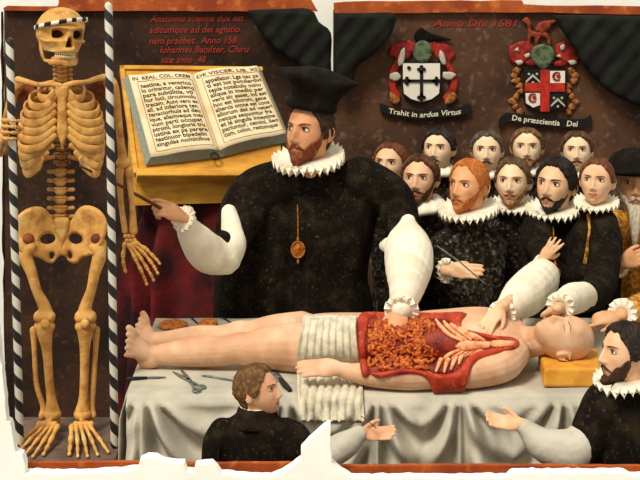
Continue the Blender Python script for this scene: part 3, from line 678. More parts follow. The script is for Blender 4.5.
# spine
def vert(x, y, d, w, h, tp): 
    mb = MB(); c_ = B(x, y, d); mb.add(*ell(c_, (w*pxm, .022, h*pxm), 12))
    mb.add(*ell(c_+A(0, 0, h*pxm*.75), (w*1.12*pxm, .023, h*.3*pxm), 12))
    if tp: mb.add(*tube([c_+A(-tp*pxm, .012, .004), c_+A(0, .018, 0), c_+A(tp*pxm, .012, .004)], np.array([.0085, .007, .0085]), 8, 3))
    mb.add(*tube([c_+A(0, .015, 0), c_+A(0, .05, -.012)], [.007, .005], 8)); return mb
for i in range(6): obj('vertebra', vert(62+.1*i, 62+i*4.6, .03, 5, 2.4, 8), M['bone'], sk)
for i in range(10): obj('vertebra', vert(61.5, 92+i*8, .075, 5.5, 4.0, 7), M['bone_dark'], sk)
for i, yv in enumerate((173, 182, 191, 200, 209.5, 218)): obj('vertebra', vert(60.5, yv, .03, 6.0, 4.3, 12), M['bone'], sk)
# ribcage
obj('sternum', inflate([np.array([(55, 84), (62, 86), (69, 84), (68.5, 95), (66.5, 100), (67, 118), (68, 132), (65, 141), (62.5, 150), (60, 141), (57, 132), (57.5, 118), (57.5, 100), (55.5, 95)], float)], SD-.085, 2, .5, 2.5), M['bone'], sk)
hw_ = [23, 32, 37, 40, 41.5, 42.5, 42.5, 42, 40.5, 38]
for i in range(10):
    y0 = 82+i*7.2; w = hw_[i]; yf = [92, 100, 107.5, 115, 123, 131, 138, 143, 148, 152][i]; yl = y0+10+i*1.0+ (2 if i > 5 else 0)
    for s in (-1, 1):
        if i < 7:
            end = (61.5+s*6.2, yf-3, -.08); mid = (61.5+s*w*.52, yf+6+i*.5, -.085)
        else: end = (61.5+s*(9+(i-7)*5), yf+2+(i-7)*2, -.075); mid = (61.5+s*w*.62, yf+10+(i-7)*2.2, -.06)
        q = [(61.5+s*7, y0, .085), (61.5+s*w*.55, y0+1, .105), (61.5+s*w*.92, yl-5, .05), (61.5+s*w, yl+1, .0), (61.5+s*w*.88, yl+6, -.05), mid, end]
        obj('rib', bone(q, [(2.0, 1.6), (2.8, 1.6), (3.6, 1.5), (4.2, 1.5), (4.3, 1.5), (4.0, 1.5), (3.0, 1.6)], 10, 5, up=(0, 0, 1)), M['bone'], sk)
for s in (-1, 1): obj('rib', bone([(61.5+s*7, 157, .08), (61.5+s*22, 160, .09), (61.5+s*33, 166, .05), (61.5+s*32, 171, .0), (61.5+s*22, 169, -.02)], [(2, 1.5), (2.4, 1.4), (2.6, 1.3), (2.4, 1.3), (1.6, 1.2)], 10, 5, up=(0, 0, 1)), M['bone'], sk)
obj('clavicle', bone([(60, 86, -.08), (50, 84, -.085), (38, 84.5, -.05), (28, 82, .0), (18, 79.5, .03)], [3.2, 2.6, 2.4, 2.8, 3.4]), M['bone'], sk)
obj('clavicle', bone([(65, 86, -.08), (74, 83, -.085), (86, 82, -.05), (95, 79, .0), (104, 77, .03)], [3.2, 2.6, 2.4, 2.8, 3.4]), M['bone'], sk)
obj('scapula', inflate([np.array([(14, 80), (24, 80), (34, 88), (38, 104), (36, 124), (30, 118), (22, 104), (15, 94)], float)], SD+.12, 2.5, .4, 2), M['cartilage'], sk)
obj('scapula', inflate([np.array([(108, 78), (99, 80), (88, 88), (85, 104), (87, 124), (93, 118), (101, 104), (108, 92)], float)], SD+.12, 2.5, .4, 2), M['cartilage'], sk)
# pelvis
out = [(17, 224), (19, 215), (27, 208), (38, 206), (46, 210), (52, 219), (57, 224), (62, 223), (67, 224), (72, 219), (77, 210), (86, 205), (98, 207), (106, 214), (109, 224), (106, 236), (102, 244), (100, 250), (91, 253), (84, 256), (77, 262), (70, 261), (66, 257), (62, 255), (58, 257), (54, 262), (48, 261), (41, 256), (33, 252), (24, 249), (20, 243), (18, 234)]
pel = inflate([np.array(out, float), np.array(circ(48, 238.5, 7.2, 12, 5)[::-1]), np.array(circ(76, 238.5, 7.2, 12, 5)[::-1]), np.array(circ(52.5, 254.5, 2.4, 8, 3.6)[::-1]), np.array(circ(70.5, 254.5, 2.4, 8, 3.6)[::-1])], SD, 2.2, .5, 4.5, .8, lambda X, Y: -.0016*np.abs(X-62.5)+.03-.03*sm(225, 255, Y))
obj('pelvis', pel, M['bone'], sk)
obj('sacrum', inflate([np.array([(54, 219), (62, 217), (69, 219), (68, 230), (65, 242), (62, 249), (59, 242), (56, 230)], float)], SD+.0, 2, .5, 4), M['bone'], sk)
for sx, hp, kn, an in ((-1, (27, 246), (44.5, 318), (51.5, 414)), (1, (98, 246), (85.5, 318), (83.5, 414))):
    obj('hip_socket', (ell(B(hp[0]+sx*-1, hp[1]-7, -.045), A(6.5, 5, 6)*pxm, 14)), M['cartilage'], sk)
    fm = MB()
    fm.add(*bone([(hp[0]-sx*5, hp[1]+1, -.05), (hp[0], hp[1]+5, -.05), (hp[0]+sx*1.0, hp[1]+12, -.045), (hp[0]*.75+kn[0]*.25, hp[1]+26, -.05), (hp[0]*.45+kn[0]*.55, hp[1]+44, -.055), (kn[0], kn[1]-11, -.05), (kn[0], kn[1]-2, -.05)], [5, 6.2, 7, 5.8, 5.0, 6.4, 9], 14))
    fm.add(*bone([(hp[0]+sx*4, hp[1]-3, -.03), (hp[0]+sx*3, hp[1]+14, -.035)], [5, 5], 12))
    for q in (-1, 1): fm.add(*ell(B(kn[0]+q*5.2, kn[1]-1, -.05), A(6, 8, 6.5)*pxm, 14))
    obj('femur', remesh(fm, .005, 3), M['bone'], sk)
    obj('kneecap', ell(B(kn[0]+sx*-.5, kn[1]+6, -.088), A(4.6, 2.6, 4.8)*pxm, 14), M['bone'], sk)
    tbm = MB(); tbm.add(*bone([(kn[0]-sx*.5, kn[1]+8, -.05), (kn[0]-sx*.2, kn[1]+14, -.05), (kn[0]+(an[0]-kn[0])*.35, kn[1]+32, -.045), (kn[0]+(an[0]-kn[0])*.7, kn[1]+64, -.035), (an[0], an[1]-14, -.03), (an[0]-sx*1, an[1]-3, -.03)], [9.5, 8.2, 5.2, 4.4, 5.2, 7.6], 14))
    for q in (-1, 1): tbm.add(*ell(B(kn[0]+q*5, kn[1]+8.5, -.05), A(6, 7, 5)*pxm, 14))
    obj('tibia', remesh(tbm, .005, 3), M['bone'], sk)
    obj('fibula', bone([(kn[0]+sx*11, kn[1]+12, -.02), (kn[0]+sx*10.3, kn[1]+30, -.02), (kn[0]+sx*8, kn[1]+66, -.015), (an[0]+sx*8.5, an[1]-8, -.01), (an[0]+sx*9, an[1]+2, -.015)], [3.8, 2.6, 2.6, 3.0, 4.0]), M['bone'], sk)
    # foot: tarsals and five rays on the plinth
    ft = MB(); zP = .70
    ak = B(an[0]-sx*1, an[1]+5, -.03); ak[2] = .775
    ft.add(*ell(ak, (.036, .038, .027), 14)); ft.add(*ell(ak+A(0, .05, -.035), (.026, .036, .032), 14))
    for q in np.linspace(-1, 1, 4): ft.add(*ell(ak+A(sx*.012+q*.030, -.05-.008*abs(q), -.022), (.013, .020, .015), 12))
    obj('tarsal_bones', remesh(ft, .005, 2), M['bone'], sk)
    for j in range(5):
        x0 = ak[0]+sx*(.0-.032+.0175*j); x1 = ak[0]+sx*(-.010+.036*j+.0)
        yb, ln = ak[1]-.068, [.200, .225, .222, .205, .175][j]
        tz = zP+.008; p0 = A(x0, yb, .752); p1 = A(x0+(x1-x0)*.52, yb-ln*.48, .728); p2 = A(x0+(x1-x0)*.78, yb-ln*.76, .716); p3 = A(x1, yb-ln, tz+.001)
        mb = MB()
        for a_, b_, r_ in ((p0, p1, .0085), (p1, p2, .0072), (p2, p3, .0062)):
            rr = r_*(1.25 if j == 0 else 1); t_ = unit(b_-a_); mb.add(*tube([a_+t_*.003, a_+(b_-a_)*.15, (a_+b_)/2, a_+(b_-a_)*.86, b_-t_*.003], [rr, rr*1.1, rr*.72, rr*1.05, rr], 10, 2))
        obj('toe_bones', mb, M['bone'], sk)
def finger_bones(pts, r):
    mb = MB()
    for a_, b_ in zip(pts[:-1], pts[1:]):
        t_ = unit(b_-a_); mb.add(*tube([a_+t_*.002, a_+(b_-a_)*.15, (a_+b_)/2, a_+(b_-a_)*.86, b_-t_*.002], [r, r*1.15, r*.72, r*1.1, r], 8, 2)); r *= .9
    return mb
# the hanging arm, right of the pole
hu = MB(); hu.add(*bone([(111, 84, .06), (114, 92, .08), (117.5, 112, .12), (120, 135, .15), (122.5, 155, .16), (123.5, 163, .16)], [7, 6, 4.3, 4, 4.8, 6.2], 12)); hu.add(*ell(B(110, 83, .06), A(7, 7, 7)*pxm)); hu.add(*ell(B(120, 163, .16), A(4.5, 5, 4.5)*pxm)); hu.add(*ell(B(127, 163, .16), A(4.5, 5, 4.5)*pxm))
obj('humerus', remesh(hu, .005, 2), M['bone'], sk)
obj('ulna', bone([(120.5, 170, .16), (120, 182, .165), (121.5, 205, .16), (125, 231, .15)], [4.6, 3.4, 2.9, 3.2]), M['bone'], sk)
obj('radius', bone([(129, 170, .16), (130, 184, .165), (132.5, 208, .16), (133.5, 231, .15)], [4.2, 3.2, 3.0, 4.4]), M['bone'], sk)
cb = MB()
for x_, y_ in ((125.5, 236), (129, 236), (132.8, 236), (127, 240.5), (130.7, 240.5), (134.4, 240)): cb.add(*ell(B(x_, y_, .145), A(2.4, 2.4, 2.4)*pxm, 10))
obj('carpal_bones', cb, M['bone'], sk)
for q in ([(125, 243), (123, 255), (123.5, 264), (125.5, 272)], [(128, 244), (135, 258), (141, 270), (145, 279), (147, 285)], [(130.5, 244), (140, 257), (147, 268), (151, 275), (154, 281)], [(133, 243), (144, 253), (151, 262), (155, 268), (158, 274)], [(135, 242), (146, 249), (153, 256), (157, 260), (160, 264)]):
    obj('finger_bones', finger_bones([B(x_, y_, .14) for x_, y_ in q], .0085), M['bone'], sk)
# the other arm reaches behind and its hand grips the left pole
obj('humerus', bone([(17, 86, .08), (13, 96, .12), (6, 120, .16), (1, 146, .14), (0, 152, .12)], [6.5, 5.4, 4, 4.4, 5.2], 12), M['bone'], sk)
obj('ulna', bone([(0, 150, .10), (2, 146, .02), (4, 140, -.09)], [4.2, 3, 3.2]), M['bone'], sk)
obj('radius', bone([(4, 151, .10), (6, 147, .02), (8, 141, -.09)], [3.8, 3, 3.2]), M['bone'], sk)
cb = MB()
for x_, y_ in ((3, 137), (6, 137), (9, 137), (4.5, 133.5), (8, 133.5)): cb.add(*ell(B(x_, y_, -.12), A(2.3, 2.3, 2.3)*pxm, 10))
obj('carpal_bones', cb, M['bone'], sk)
pc = P(12.2, 130, 6.13)
for j in range(4):
    yy = 121.5+j*6.0; z_ = P(0, yy, 6.1)[2]; cx_ = pc[0]-.002*j*0
    q = [A(cx_-.040, 6.20, P(0, 132, 6.2)[2]*.5+z_*.5), A(cx_-.036, 6.135, z_), A(cx_-.016, 6.098, z_+.004), A(cx_+.014, 6.097, z_+.003), A(cx_+.028, 6.118, z_)]
    obj('finger_bones', finger_bones(q, .0088), M['bone'], sk)
obj('finger_bones', finger_bones([A(pc[0]-.03, 6.2, P(0, 137, 6.2)[2]), A(pc[0]+.01, 6.185, P(0, 131, 6.2)[2]), A(pc[0]+.034, 6.155, P(0, 126, 6.2)[2])], .009), M['bone'], sk)
# ---------------------------------------------------------------- dissecting table and its cloth
TZ, TF, TB = .96, 5.95, 7.03
TX0, TX1 = -.715, 1.30
tb = thing('dissecting_table', 'long dissecting table under the linen, carrying the corpse', 'table', A(.29, 6.5, 0))
obj('tabletop', box((TX0+.01, TF+.015, TZ-.05), (TX1-.01, TB-.015, TZ-.006)), M['lectern'], tb, smooth=False)
for x_ in (TX0+.12, TX1-.12):
    for y_ in (TF+.14, TB-.14): obj('leg', box((x_-.035, y_-.035, 0), (x_+.035, y_+.035, TZ-.05)), M['lectern'], tb, smooth=False)
# tablecloth: flat top, swagged front, hanging ends
xs = np.concatenate([np.linspace(TX0, TX1, 240)])
gath = np.array([-.95, -.66, -.12, .215, .52, .905, 1.25, 1.7])
def front_fold(x, s):                        # folds swing between the gathered points, s = drop below the edge
    k = np.clip(np.searchsorted(gath, x)-1, 0, len(gath)-2); a, b = gath[k], gath[k+1]; u = (x-a)/(b-a)
    sag = 4*u*(1-u)*(b-a)*.55
    amp = .036*sm(0, .10, s)
    swag = np.sin((s-sag*.9)*44+k*1.7)*.6*sm(.02, .12, 4*u*(1-u)*.25)
    dg = np.minimum(u, 1-u)*(b-a)
    rad = np.sin(np.arctan2(dg, s+.05)*15+k)*np.exp(-(dg/(.16+.35*s))**2)
    return amp*(swag+1.1*rad)+.03*s*np.cos(2*PI*u)+.02*sm(0, .03, s)
rows = []
for y_ in np.linspace(TB, TF+.03, 24): rows.append(np.stack([xs, np.full_like(xs, y_), np.full_like(xs, TZ)+.0015*np.sin(xs*23+y_*9)], 1))
for q in (.25, .5, .75, 1): rows.append(np.stack([xs, np.full_like(xs, TF+.03-.04*math.sin(q*PI/2)), TZ-.02*(1-math.cos(q*PI/2))+.0*xs], 1))
for s_ in np.linspace(.03, .90, 60): 
    yy = TF-.01-np.array([front_fold(x_, s_) for x_ in xs]); rows.append(np.stack([xs+.0*yy, yy, np.full_like(xs, TZ-s_)], 1))
V = np.concatenate(rows); nr = len(rows); cf = grid_faces(nr, len(xs), False)
cl = MB(); cl.add(*close_sheet(V+A(0, -.001, .002), V+A(0, .003, -.003), cf, None))
# left end hangs too
lys = np.linspace(TB, TF, 60); lr = []
for s_ in np.linspace(0, .9, 30): lr.append(np.stack([TX0-.004-.03*sm(0, .1, np.array(s_))*(1+np.sin(lys*30))*.5-.02*s_+.0*lys, lys, np.full_like(lys, TZ-s_)], 1))
Vl = np.concatenate(lr); cl.add(*close_sheet(Vl, Vl+A(.004, 0, 0), grid_faces(len(lr), 60, False), None))
tag(obj('tablecloth', cl, M['cloth']), 'grey white linen cloth with swagged front covering the dissecting table', 'tablecloth')
# ---------------------------------------------------------------- the corpse
def T3(x, y, z): return A(x, y, z)
pxx = lambda p, d: (p-320)/F*d
cp = MB()
Y0 = 6.32
def lx(p, y=Y0): return pxx(p, y)
def xloft(secs, n=28, e=2.2, m=5):          # rings standing across x: x, y, z, half width y, half height z
    s = cr(np.array(secs, float), m); a = np.linspace(0, 2*PI, n, endpoint=False); ca, sa = np.cos(a), np.sin(a)
    ca = np.sign(ca)*np.abs(ca)**(2/e); sa = np.sign(sa)*np.abs(sa)**(2/e)
    V = np.stack([np.repeat(s[:, 0, None], n, 1), s[:, 1, None]+s[:, 3, None]*ca, s[:, 2, None]+s[:, 4, None]*sa], -1).reshape(-1, 3)
    f = grid_faces(len(s), n); f.append(tuple(range(n))[::-1]); f.append(tuple((len(s)-1)*n+i for i in range(n))); return V, f
cp.add(*xloft([(lx(296), Y0, TZ+.095, .165, .085), (lx(325), Y0, TZ+.10, .175, .095), (lx(362), Y0, TZ+.10, .165, .098), (lx(400), Y0, TZ+.10, .16, .098), (lx(440), Y0, TZ+.105, .17, .105), (lx(480), Y0, TZ+.11, .185, .11), (lx(503), Y0, TZ+.105, .185, .10), (lx(516), Y0-.01, TZ+.10, .14, .085), (lx(525), Y0-.03, TZ+.10, .085, .07)]))
cp.add(*tube([T3(lx(510), Y0-.05, TZ+.105), T3(lx(528), 6.24, TZ+.115), T3(lx(541, 6.2), 6.20, TZ+.135), T3(lx(552, 6.2), 6.18, TZ+.16)], [.07, .060, .056, .055], 16, 4))
# legs: near one and far one, knees and calves
near = [(302, 6.25, .09, .098), (272, 6.255, .09, .085), (248, 6.26, .083, .064), (238, 6.262, .085, .060), (222, 6.265, .072, .055), (197, 6.27, .070, .060), (172, 6.275, .060, .046), (153, 6.28, .055, .034), (144, 6.28, .052, .036)]
far = [(302, 6.43, .09, .095), (274, 6.435, .09, .080), (250, 6.44, .085, .060), (240, 6.442, .088, .057), (222, 6.445, .075, .050), (197, 6.45, .070, .052), (172, 6.455, .062, .041), (152, 6.46, .058, .033), (144, 6.46, .055, .036)]
for L in (near, far): cp.add(*tube([T3(lx(a, b), b, TZ+c_) for a, b, c_, r_ in L], [q[3] for q in L], 18, 5))
def footm(xp, y, zc, tip, lat):            # heel on the cloth, foot stretched up and toward the viewer's left
    mb = MB(); x_ = lx(xp, y); h_ = T3(x_, y, zc); tp = T3(*tip); f = unit(tp-h_); L_ = np.linalg.norm(tp-h_)
    lat = np.asarray(lat, float); lat = unit(lat-f*np.dot(f, lat)); up = np.cross(f, lat); up = up*(1 if up[2] > 0 else -1)
    mb.add(*tube([T3(x_+.03, y, zc), T3(x_+.01, y, zc-.012), T3(x_-.012, y, zc-.018)], [.034, .037, .034], 12, 3))
    mb.add(*tube([h_, h_+f*L_*.4, h_+f*L_*.75, tp], np.array([(.036, .034), (.028, .040), (.020, .045), (.013, .047)]), 14, 4, up=up))
    for j in range(5):
        o = -.040+.0200*j; r_ = .0140 if j == 0 else .0100; l_ = [.040, .038, .034, .030, .025][j]
        b_ = tp+lat*o-f*(.004+.004*j); mb.add(*tube([b_, b_+f*l_*.5+lat*o*.15+up*.008, b_+f*l_+lat*o*.25+up*.001], [r_*.95, r_*.85, r_], 10, 3))
    return mb
cp.join(footm(149, 6.28, TZ+.050, (lx(131.5, 6.25), 6.245, TZ+.105), (-.25, -.62, -.72))); cp.join(footm(151, 6.46, TZ+.054, (lx(141, 6.47), 6.45, TZ+.108), (-.5, -.55, -.55)))
# near arm on the table edge, far arm along the body
bare = MB(); bare.join(cp)      # the trunk and legs that the hip cloth lies on
cp.add(*tube([T3(lx(511, 6.16), 6.15, TZ+.10), T3(lx(500, 6.1), 6.06, TZ+.078), T3(lx(470, 6.0), 6.01, TZ+.060), T3(lx(440, 6.0), 5.995, TZ+.056), T3(lx(428, 6.0), 5.995, TZ+.056), T3(lx(405, 6.0), 5.995, TZ+.058), T3(lx(372, 6.0), 6.0, TZ+.060), T3(lx(350, 6.01), 6.01, TZ+.066), T3(lx(340, 6.02), 6.02, TZ+.072)], [.072, .066, .056, .050, .050, .055, .046, .032, .028], 16, 5))
cp.add(*tube([T3(lx(508, 6.45), 6.46, TZ+.12), T3(lx(490, 6.5), 6.50, TZ+.10), T3(lx(450, 6.5), 6.53, TZ+.06), T3(lx(415, 6.5), 6.54, TZ+.05), T3(lx(380, 6.5), 6.54, TZ+.045), T3(lx(345, 6.5), 6.53, TZ+.045)], [.066, .058, .048, .044, .040, .03], 14, 5))
cp.join(hand(T3(lx(341, 6.01), 6.01, TZ+.078), T3(lx(300, 6.0), 6.0, TZ+.082), A(0, -.75, .8), 1, .95, .10, .03, .3))
cp.join(hand(T3(lx(345, 6.5), 6.53, TZ+.045), T3(lx(300, 6.5), 6.52, TZ+.03), A(0, .3, 1), 1, .86, .2, .05, .3))
# head: crown toward +x, face up and rolled to the viewer
hc = P(564, 339, 6.17); zz = unit(A(1, -.06, .08)); fc = unit(A(-.10, -.42, .90)); fc = unit(fc-zz*np.dot(fc, zz)); xx = np.cross(-fc, zz)
HR = np.stack([xx, -fc, zz], 1); hk_ = .98
CT = lambda X: np.asarray(X)*hk_@HR.T+hc
hm0 = MB(); hm0.add(head_mesh(), HF); ctree = bvh(hm0)
cp.add(CT(hm0.arr()), HF)
for s in (-1, 1):
    e = MB(); e.add(*ell((s*.079, .012, -.014), (.007, .017, .030), 14, rot('Z', s*20))); e.add(*tube([(s*.084, .024, -.034), (s*.089, .030, -.012), (s*.089, .026, .010), (s*.084, .010, .016)], .0035, 8, 4)); cp.add(CT(e.arr()), e.F)
body = remesh(cp, .0048, 2); X = body.arr(); X[:, 2] = np.maximum(X[:, 2], TZ+.0035); body.V = [X]; CB = bvh(body)
cr_ = thing('corpse', 'pale dissected dead man lying on the linen, head on yellow block', 'person', A(.3, 6.3, TZ))
obj('body', body, M['corpse'], cr_)
for s in (-1, 1):
    e = eye_mesh(ctree, s, closed=True); e.xf(CT); obj('eyelid', e, [M['lidc']]*5, cr_)
    q = brow_mesh(ctree, s, th=.0022); obj('eyebrow', (CT(q[0]), q[1]), hairmat('8a6a48', '6a4a30'), cr_)
lm = MB(); lm.add(*tube([on_face(ctree, x_, -.0712, -.0006) for x_ in np.linspace(-.022, .022, 11)], [(.0012, .0012)]*11, 8)); obj('mouth', (CT(lm.arr()), lm.F), M['lidc'], cr_)
def patch(poly, tree, th, step=2.2, lift=.0, edge=4., sub=.006, wob=0, seed=0, holes=()):
    """layer of tissue or cloth lying on a surface inside an outline; tapers into it at the rim"""
    pl = cr(np.vstack([poly, poly[:1]]), 4)[:-1]
    V2, Fc, D = cdt([pl], step); X = []; N = []; ok = []
    for (a, b) in V2:
        h, n = ray_px(tree, a, b); ok.append(h is not None); X.append(h if h is not None else np.zeros(3)); N.append(n if n is not None else A(0, 0, 1))
    X, N = np.array(X), np.array(N); Fc = [f for f in Fc if all(ok[i] for i in f)]
    lab = list(range(len(X)))
    def root_(i):
        while lab[i] != i: i = lab[i]
        return i
    for f in Fc:
        for q in f[1:]: lab[root_(q)] = root_(f[0])
    cnt = {}
    for f in Fc: cnt[root_(f[0])] = cnt.get(root_(f[0]), 0)+1
    big = max(cnt, key=cnt.get); Fc = [f for f in Fc if root_(f[0]) == big]
    used = sorted({i for f in Fc for i in f}); mp_ = {q: i for i, q in enumerate(used)}; X, N, D = X[used], N[used], D[used]; Fc = [tuple(mp_[i] for i in f) for f in Fc]
    # smooth normals a little so that the layer stays even
    N[:, 1] = np.minimum(N[:, 1], .3); N = N/np.linalg.norm(N, axis=1)[:, None]
    t = th*np.sqrt(np.clip(D/edge, 0, 1))+lift
    if wob: t = t+wob*vnoise(X, 60, seed)*np.clip(D/edge, 0, 1)
    return close_sheet(X+N*t[:, None], X-N*sub, Fc, D)
cav = [(362, 320), (371, 317), (400, 317), (430, 319), (447, 322), (456, 328), (470, 333), (492, 338), (512, 341), (516, 344), (512, 349), (495, 352), (477, 357), (466, 364), (460, 374), (450, 376), (436, 374), (424, 370), (405, 370), (385, 373), (368, 374), (363, 355)]
obj('opened_cavity', patch(cav, CB, .006), M['cavity'], cr_)
def rimtube(pts, r, name, m):
    X = []
    for a, b in cr(pts, 4):
        h, n = ray_px(CB, a, b)
        if h is not None: X.append(h+n*.004)
    return obj(name, tube(X, np.interp(np.linspace(0, 1, len(X)), np.linspace(0, 1, len(r)), r), 12), m, cr_)
obj('skin_flap', patch([(357, 322), (360, 315.5), (368, 313.5), (400, 314), (430, 314), (463, 313.5), (466, 316), (462, 321), (462, 328), (470, 333), (458, 330), (450, 324), (438, 320), (415, 319), (390, 319.5), (371, 320), (368, 332), (366, 345), (367, 360), (370, 374), (363, 377), (360, 366), (358, 350), (357, 335)], CB, .013, 1.6, .003, 2.5, wob=.003), M['flesh'], cr_)
obj('skin_flap', patch([(368, 373), (385, 371), (405, 368.5), (418, 370), (432, 373), (446, 374), (458, 370), (466, 361), (476, 355), (490, 351), (505, 350), (497, 354), (483, 358), (474, 364), (469, 375), (466, 386), (462, 393), (452, 396), (440, 396), (433, 392), (430, 384), (424, 377), (412, 374), (395, 375.5), (380, 378)], CB, .014, 1.6, .004, 2.5, wob=.003, seed=3), M['flesh'], cr_)
obj('skin_edge', patch([(466, 330), (480, 333), (500, 337), (514, 339), (519, 344), (515, 349), (505, 351), (490, 353), (486, 351.5), (500, 349), (511, 347.5), (513, 344.5), (510, 342), (495, 340), (478, 336.5)], CB, .009, 1.4, .004, 1.8), M['flesh'], cr_)
# bowels: winding coils lying in the cavity
bw = MB(); r = np.random.default_rng(3)
def on_body(a, b, up):
    h, n = ray_px(CB, a, b); return None if h is None else h+unit(n+A(0, 0, .5))*up
for i in range(190):
    a, b = r.uniform(370, 434), r.uniform(322, 369)
    if (a > 425 and r.uniform() < .6): continue
    an = r.uniform(0, 6.28); pts = []
    for j in range(6):
        q = on_body(np.clip(a, 369, 438), np.clip(b, 321, 370), .010+.005*math.sin(j*1.3+i))
        if q is not None: pts.append(q)
        a += 2.6*math.cos(an); b += 2.2*math.sin(an); an += r.uniform(.35, .95)*(1 if i % 2 else -1)
    bw.add(*tube(pts, [.0055]+[.0065]*4+[.005], 8, 3))
tag(obj('bowels', bw, M['bowel'], cr_), kind='stuff')
# breastbone and rib ends, pale and fanned
def on_b(pts, r, up=.012): 
    X = [on_body(a, b, up) for a, b in cr(pts, 4)]; return tube(X, np.interp(np.linspace(0, 1, len(X)), np.linspace(0, 1, len(r)), r), 10)
obj('breastbone', patch([(455, 346), (462, 341), (472, 340.5), (490, 342), (512, 343.5), (514, 345), (511, 347), (490, 348.5), (470, 351), (460, 350.5)], CB, .012, 1.5, .008, 2), M['ribpale'], cr_)
for q in ([(462, 342), (450, 337), (441, 329), (436, 322.5)], [(466, 341.5), (455, 335), (447, 328), (444, 324)], [(471, 341), (461, 334), (454, 329), (451, 326.5)], [(477, 341), (468, 335.5), (462, 331.5), (459, 330)], [(484, 342), (477, 338.5), (470, 335)]):
    obj('rib', on_b(q, [.006, .0085, .009, .005]), M['ribpale'], cr_)
for q in ([(461, 350), (449, 355), (441, 363), (436, 373)], [(464, 351), (454, 357), (447, 365), (444, 373.5)], [(469, 351.5), (460, 357), (454, 364), (451, 371)], [(474, 351), (466, 356), (461, 361), (459, 366)], [(482, 350), (474, 354), (469, 357)]):
    obj('rib', on_b(q, [.006, .0085, .009, .005]), M['ribpale'], cr_)
# hip cloth: over the hips and down the front of the table
both = MB(); both.join(remesh(bare, .007, 2)); both.join(cl); BT = bvh(both)
V = []; ok = True
cols = np.arange(296, 364.1, 1.5); rws = np.concatenate([np.arange(317, 392, 1.5), np.arange(393, 424, 1.5)])
def xe(c_, rr):
    l = np.interp(rr, [317, 330, 345, 360, 385, 400, 423], [303, 302, 299, 297, 297, 298, 300]); rgt = np.interp(rr, [317, 330, 355, 372, 384, 392, 405, 423], [357, 356, 359, 362, 363, 363, 364, 365])
    return l+(rgt-l)*(c_-296)/(364-296)
G = np.zeros((len(rws), len(cols), 3))
for i, rr in enumerate(rws):
    for j, c_ in enumerate(cols):
        h, n = ray_px(BT, xe(c_, rr), rr); G[i, j] = h if h is not None else P(xe(c_, rr), rr, 6.6)
for it in range(10):                          # let the cloth bridge the hollows
    Q = G.copy(); Q[1:-1, 1:-1] = (G[:-2, 1:-1]+G[2:, 1:-1]+G[1:-1, :-2]+G[1:-1, 2:])/4
    Q[1:-1, 0] = (G[:-2, 0]+G[2:, 0])/2; Q[1:-1, -1] = (G[:-2, -1]+G[2:, -1])/2; G = Q
ii, jj = np.meshgrid(np.arange(len(rws)), np.arange(len(cols)), indexing='ij')
fold = .007*np.sin(jj*1.15+.05*ii+1.5*np.sin(ii*.11))+.004*np.sin(jj*2.3+ii*.08)
dirv = A(0, -.75, .66)
G = G+dirv*(.020+fold[..., None]*np.clip((ii[..., None]+4)/14, .3, 1.3))
Vg = G.reshape(-1, 3); dc = close_sheet(Vg, Vg-dirv*.006, grid_faces(len(rws), len(cols), False), None)
tag(obj('hip_cloth', dc, M['drape']), 'off-white crumpled cloth across the corpse\'s hips, hanging over the table edge', 'cloth')
# yellow block under the head
blk = MB(); b0, b1 = 6.02, 6.30; bz = TZ+.004
def bx8(x0, x1, z1, xs0, xs1): return hexa([(pxx(x0, b0), b0, bz), (pxx(x1, b0), b0, bz), (pxx(xs1, b1), b1, bz), (pxx(xs0, b1), b1, bz)], [(pxx(x0, b0)+.006, b0+.006, z1), (pxx(x1, b0)-.006, b0+.006, z1), (pxx(xs1, b1), b1, z1), (pxx(xs0, b1), b1, z1)])
o = obj('head_block', bx8(543, 602, TZ+.075, 538, 598), M['pillow'], smooth=False); tag(o, 'ochre yellow block under the corpse\'s head on the linen', 'block')
bv = o.modifiers.new('b', 'BEVEL'); bv.width = .012; bv.segments = 3
# ---------------------------------------------------------------- tools on the linen
def onT(x, y, up=.004): d = F*(H-TZ-up)/(y-YH); return P(x, y, d)
def blade(a, b, w0, w1, th=.0025, n=8):
    a, b = onT(*a, .006), onT(*b, .006); u = unit(b-a); v = unit(np.cross(A(0, 0, 1), u)); t = np.linspace(0, 1, n)
    w_ = np.interp(t, [0, .5, 1], [w0, w1, .0008]); c_ = a+(b-a)*t[:, None]
    Vt = np.concatenate([c_+v*w_[:, None]*.5, c_-v*w_[:, None]*.5]); f = [(i, i+1, n+i+1, n+i) for i in range(n-1)]
    return close_sheet(Vt+A(0, 0, th), Vt-A(0, 0, th), f, None)
def tool(name, label, cat, p): return thing(name, label, cat, onT(*p, 0))
k1 = tool('knife', 'slim knife with dark blade at the lower left corner of the linen', 'knife', (148, 378))
obj('handle', tube([onT(128, 378.8, .01), onT(136, 378.4, .01), onT(146, 378, .008)], [.0065, .0075, .006], 10, 3), M['handle'], k1)
obj('blade', blade((145, 378), (166, 377.2), .016, .015), M['steel'], k1)
k2 = tool('scissors', 'open steel scissors lying on linen below the corpse\'s calf', 'scissors', (190, 380))
obj('blade', blade((190, 381), (172.5, 371.5), .016, .016), M['steel'], k2); obj('blade', blade((190, 381), (180, 368.5), .016, .015), M['steel'], k2)
for e_, rc in (((200, 386.5), (201.5, 386.8)), ((194, 389), (196.5, 390))):
    sh_ = obj('shank', tube([onT(190, 381, .008), onT((190+e_[0])/2+.6, (381+e_[1])/2, .008), onT(*e_, .008)], [.006, .005, .0045], 8, 3), M['steel'], k2)
    c_ = onT(*rc, .008); a = np.linspace(0, 2*PI, 17); obj('finger_ring', tube([c_+A(.014*math.cos(t), .020*math.sin(t), 0) for t in a], .004, 8, cap=False), M['steel'], sh_)
obj('pivot', tube([onT(190, 381, .006), onT(190, 381, .014)], .006, 10), M['steel'], k2)
